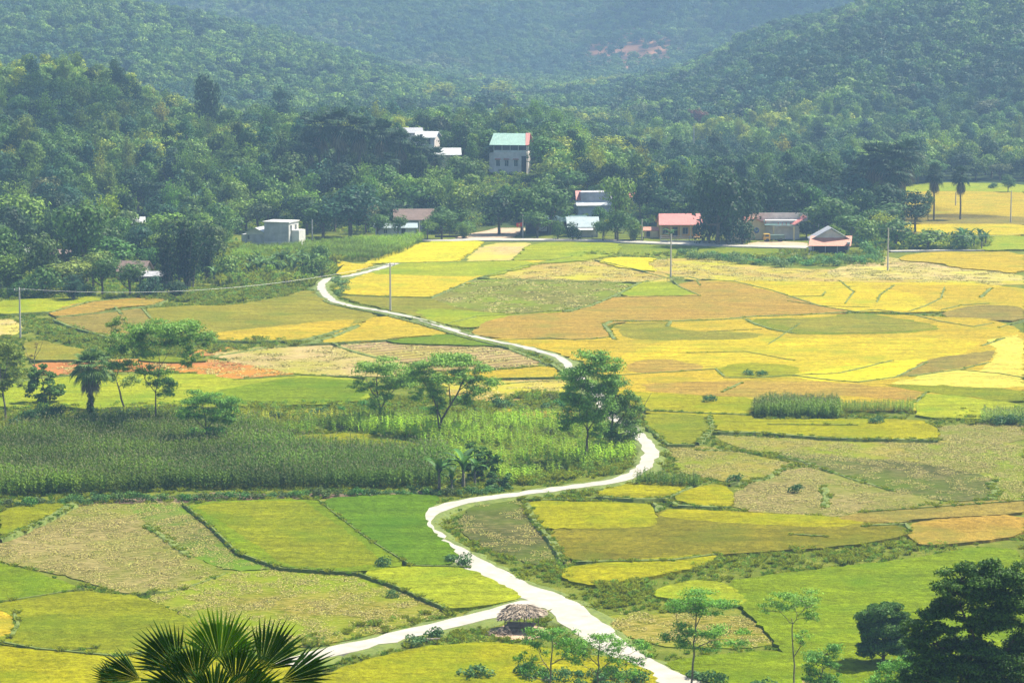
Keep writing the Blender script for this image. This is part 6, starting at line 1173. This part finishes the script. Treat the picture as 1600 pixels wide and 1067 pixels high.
KIND = [('dense', C_DARK, 'dark broadleaf tree'), ('dense', C_MID, 'mid green broadleaf tree'), ('airy', C_LIGHT, 'light green airy tree'), ('airy', C_OLV, 'olive grey airy tree'), ('tall', C_DARK, 'dark tall tree'), ('tall', C_BLUE, 'bluish green tall tree'), ('bamboo', C_LIGHT, 'light green bamboo clump'), ('bamboo', C_YEL, 'yellow-green bamboo clump'), ('low', C_MID, 'low mid green shrub'), ('airy', C_MID, 'mid green airy tree')]
# what of each would show: march the canopy from front to back over the picture's columns
cand.sort(key=lambda c: c[1]); top_of = np.full(1760, 1200.0); shown = []; hidden = []
for (X, Yy, z, lowonly) in cand:
    px = FPX * X / Yy; zone = 800 + px; sn = math.sin(X * .031 + Yy * .017) + math.sin(X * .013 - Yy * .041 + 2)
    fz = Yy < 600
    w8 = np.array([2.2, 2.6, 1.6, 1.0, 1.1, 1.2, .8 + max(0, sn), .35 + (1.6 if 860 < zone < 1080 else 0), .9, 1.6]); w8[:2] *= 1 + max(0, -sn)
    if 0 < zone < 200 and 640 < Yy < 760: w8 = np.array([.3, .8, 2.5, .6, .1, .2, 2.2, .6, 2, 2.])
    
    if fz: w8 = w8 * np.array([.4, .8, 1.6, .8, .2, .2, 2, .4, 9, 1.3])
    k = 8 if lowonly else wr.choice(10, p=w8 / w8.sum()); kd, c, nm = KIND[k]; h = HT[kd] * wr.choice([.65, .8, .9, 1.0, 1.3]) * wr.uniform(.92, 1.08); r = RD[kd] * wr.uniform(.7, 1.2) * (1.35 if kd in ('dense', 'airy') else 1.05)
    a, b = proj((X, Yy, z)), proj((X, Yy, z + h)); hw = r / Yy * FPX; i0, i1 = int(max(0, a[0] - hw + 80)), int(min(1759, a[0] + hw + 80))
    if i1 <= i0: continue
    vis = np.clip(np.minimum(top_of[i0:i1], a[1]) - b[1], 0, None).mean() * (i1 - i0)
    top_of[i0:i1] = np.minimum(top_of[i0:i1], b[1] + 3)
    (shown if vis > 0 else hidden).append((vis, X, Yy, z, k, h, r, zone))
shown.sort(key=lambda t: -t[0]); keep = shown[:285]; rest = [t_ for t_ in shown[285:] + hidden[::2] if t_[4] != 8]
for vis, X, Yy, z, k, h, r, zone in keep:
    kd, c, nm = KIND[k]; zn = next((t for a, b, t in ZN if a <= zone < b), ZN[0][2] if zone < 0 else ZN[-1][2]); c = tuple(v * wr.uniform(.85, 1.2) for v in c)
    sz = h / HT[kd] / .875; ad = 'tall ' if sz > 1.1 and 'tall' not in nm else ('small ' if sz < .87 else ''); bd = 'at the front of' if Yy < 625 else ('in the middle of' if Yy < 700 else 'at the back of')
    lb = '%s%s %s %s' % (ad, nm.replace('low ', ''), bd, zn); me = TR[kd][trng.randrange(len(TR[kd]))]
    put(NMK[kd][0], me, (X, Yy, z), wr.uniform(0, 6.28), (r / RD[kd], r / RD[kd], h / HT[kd]), c, lb, NMK[kd][1], '%s%ss %s %s' % (ad, nm, bd, zn))
# ------------------------------------------------------------------ the far woods, one mass each
def wood_shape(seed, rad, H, nb, nl, size, kind='b'):
    cm = (bamboo_meshes if kind == 'm' else broad_meshes)('wood_shape', seed, rad, H, nb, nl, size, mat='leaf_wood') if kind == 'm' else broad_meshes('wood_shape', seed, rad, H, nb, nl, size, mat='leaf_far' if kind == 'f' else 'leaf_wood', zbase=.1)
    return proto('wood_tree_shape', cm[0])
W_near = [wood_shape(300 + i, 3.5, 8.5, 15, 1500, .52) for i in range(4)] + [wood_shape(320, 3.2, 10, 18, 1700, .5, 'm'), wood_shape(321, 2.6, 10, 14, 1100, .5)]
W_mid = [wood_shape(340 + i, 3.5, 8.0, 12, 620, .78) for i in range(5)]
W_far = [wood_shape(360 + i, 3.6, 7.5, 10, 340, .95, 'f') for i in range(5)]
def wood(name, pts, shapes, key, smin, smax, label, pal, tv=.35):
    pts = np.array(pts); n = len(pts); pal = np.array(pal); f = (np.sin(pts[:, 0] * .021 + pts[:, 1] * .013) + np.sin(pts[:, 0] * .047 - pts[:, 1] * .031 + 1.3) + wr.normal(size=n) * .7)
    idx = np.clip(((f + 2.6) / 5.2 * len(pal)).astype(int), 0, len(pal) - 1); t = pal[idx] * wr.uniform(1 - tv, 1 + tv, (n, 1))
    tag(scatter(name, pts, wr.uniform(smin, smax, n), shapes, key, t, label), None, 'wood')
pal = [C_DARK, C_DARK, C_BLUE, C_MID, C_MID, C_LIGHT, C_LIGHT, C_YEL]
wood('mixed_wood', [(a[1], a[2], a[3]) for a in rest], W_near, 'wn', .8, 1.3, 'dense mixed green wood filling in between the village trees', pal)
def region(y0, y1, sp, ok):
    out = []; y = y0
    while y < y1:
        half = 840 / FPX * y; xs_ = np.arange(-half, half, sp); X = xs_ + wr.uniform(-.45, .45, len(xs_)) * sp; Y_ = y + wr.uniform(-.45, .45, len(xs_)) * sp; Z = terr(X, Y_)
        for x_, yy, zz in zip(X, Y_, Z):
            if ok(x_, yy, zz): out.append((x_, yy, zz))
        y += sp
    return out
wood('flat_wood', region(980, 1560, 6.0, lambda x, y, z: (x < 40 + max(0, (y - 1300) * .1)) and not (x < -20 and y > 1050) and free(x, y, z)), W_mid, 'wm', .85, 1.5, 'dense wood on the flat ground before the far mountain', pal)
wood('hillside_wood', region(980, 1560, 5.6, lambda x, y, z: x >= 40 + max(0, (y - 1300) * .1) and wr.random() < .96), W_mid, 'wm', .8, 1.45, 'dark green wood covering the long slope that rises to the side', [C_DARK, C_DARK, C_BLUE, C_MID, C_DARK, C_MID, C_LIGHT, C_OLV])
wood('ridge_wood', region(1050, 1700, 6.0, lambda x, y, z: x < -20 and free(x, y, z)), W_mid, 'wm', .75, 1.4, 'hazy wood on the low ridge behind the wooded hill', [C_BLUE, C_MID, C_MID, C_LIGHT, C_MID, C_DARK])
def mountain(x, y, z):
    px, py = proj((x, y, z)); cl = math.exp(-(((px - 985) / 85) ** 2 + ((py - 88) / 26) ** 2)) + .9 * math.exp(-(((px - 812) / 28) ** 2 + ((py - 112) / 7) ** 2))
    return py > -40 and wr.random() > cl * .9
wood('mountain_wood', region(1560, 2900, 6.6, mountain), W_far, 'wf', .8, 1.5, 'bluish hazy wood covering the far mountain, with patches of bare red earth', [C_BLUE, C_BLUE, C_MID, C_MID, C_MID, C_OLV, C_LIGHT], .15)

ug = []
for x_ in np.arange(-130, 130, 1.9):
    for y_ in np.arange(440, 650, 1.9):
        X, Yy = x_ + wr.uniform(-.9, .9), y_ + wr.uniform(-.9, .9); q = proj((X, Yy, tz(X, Yy)))
        if inpoly(np.array([q[0]]), np.array([q[1]]), low_edge)[0] and not any(inpoly(np.array([q[0]]), np.array([q[1]]), c_)[0] for c_ in clear) and not any(abs(X - h[0]) < 5 and -1 < Yy - h[1] < 8 for h in HOUSES): ug.append((X, Yy, tz(X, Yy)))
ug = np.array(ug)
for L, d in PATHS:
    ug = ug[near_line(ug, L, d)]
tag(scatter('undergrowth', ug, wr.uniform(1.0, 2.6, len(ug)), weed_p[:3], 'ug'), 'tangled green undergrowth around the village houses', 'undergrowth')
# ------------------------------------------------------------------ the air
HZ = bpy.data.materials.new('haze'); HZ.use_nodes = True; n_ = HZ.node_tree; n_.nodes.clear(); ou = n_.nodes.new('ShaderNodeOutputMaterial'); pv = n_.nodes.new('ShaderNodeVolumePrincipled')
pv.inputs['Color'].default_value = (.38, .62, .93, 1); pv.inputs['Density'].default_value = HAZE; pv.inputs['Anisotropy'].default_value = .15; n_.links.new(pv.outputs[0], ou.inputs['Volume'])
m = MB(); m.box((50, 1620, 130), (2020, 3400, 280)); hz = m.build('haze', HZ); tag(hz, 'pale blue haze filling the valley', None, None, 'stuff'); hz.display_type = 'WIRE'

# ------------------------------------------------------------------ fair-weather clouds high above the air box; their shade drifts over wood and mountain
CL, cn_, cb_ = newmat('cloud'); cb_.inputs['Base Color'].default_value = (.9, .9, .9, 1); cb_.inputs['Roughness'].default_value = 1
tp = N(cn_, 'ShaderNodeBsdfTransparent'); mx_ = N(cn_, 'ShaderNodeMixShader', {0: .70, 1: cb_.outputs[0], 2: tp.outputs[0]}); cn_.links.new(mx_.outputs[0], cn_.nodes['Material Output'].inputs[0])
clr = np.random.default_rng(21)
def cloud(tx, ty, tzv, rx, ry, n, label, ang=0.0, H=620):
    k = (H - tzv) / sdir.z; c = Vector((tx, ty, tzv)) + Vector(sdir) * k; mb = MB()
    for _ in range(n):
        a = clr.uniform(0, 6.28); q = math.sqrt(clr.random()); ox, oy = rx * q * math.cos(a), ry * q * math.sin(a); ox, oy = ox * math.cos(ang) - oy * math.sin(ang), ox * math.sin(ang) + oy * math.cos(ang)
        r = min(rx, ry) * clr.uniform(.16, .42) * (1.15 - .5 * q); u, v = np.meshgrid(np.linspace(0, 2 * np.pi, 13)[:-1], np.linspace(.001, np.pi - .001, 8)); P = np.stack([np.cos(u) * np.sin(v) * r + ox, np.sin(u) * np.sin(v) * r + oy, np.cos(v) * r * .45 + clr.uniform(-.1, .3) * r], -1).reshape(-1, 3)
        mb.add(P, [(i * 12 + j, i * 12 + (j + 1) % 12, (i + 1) * 12 + (j + 1) % 12, (i + 1) * 12 + j) for i in range(7) for j in range(12)])
    o = mb.build('cloud', CL, None, True); o.location = c; tag(o, label, None, None, 'structure')
cloud(120, 2020, 60, 120, 270, 60, 'white cloud shading the far mountain', .35)
cloud(-75, 730, 10, 85, 60, 18, 'white cloud shading the wooded hill')
cloud(70, 640, 4, 55, 42, 26, 'small white cloud shading the village palms')
cloud(-30, 1000, 10, 90, 60, 26, 'white cloud shading the flat wood')
cloud(-15, 232, 0, 60, 40, 22, 'thin white cloud shading the nearest fields') if False else None
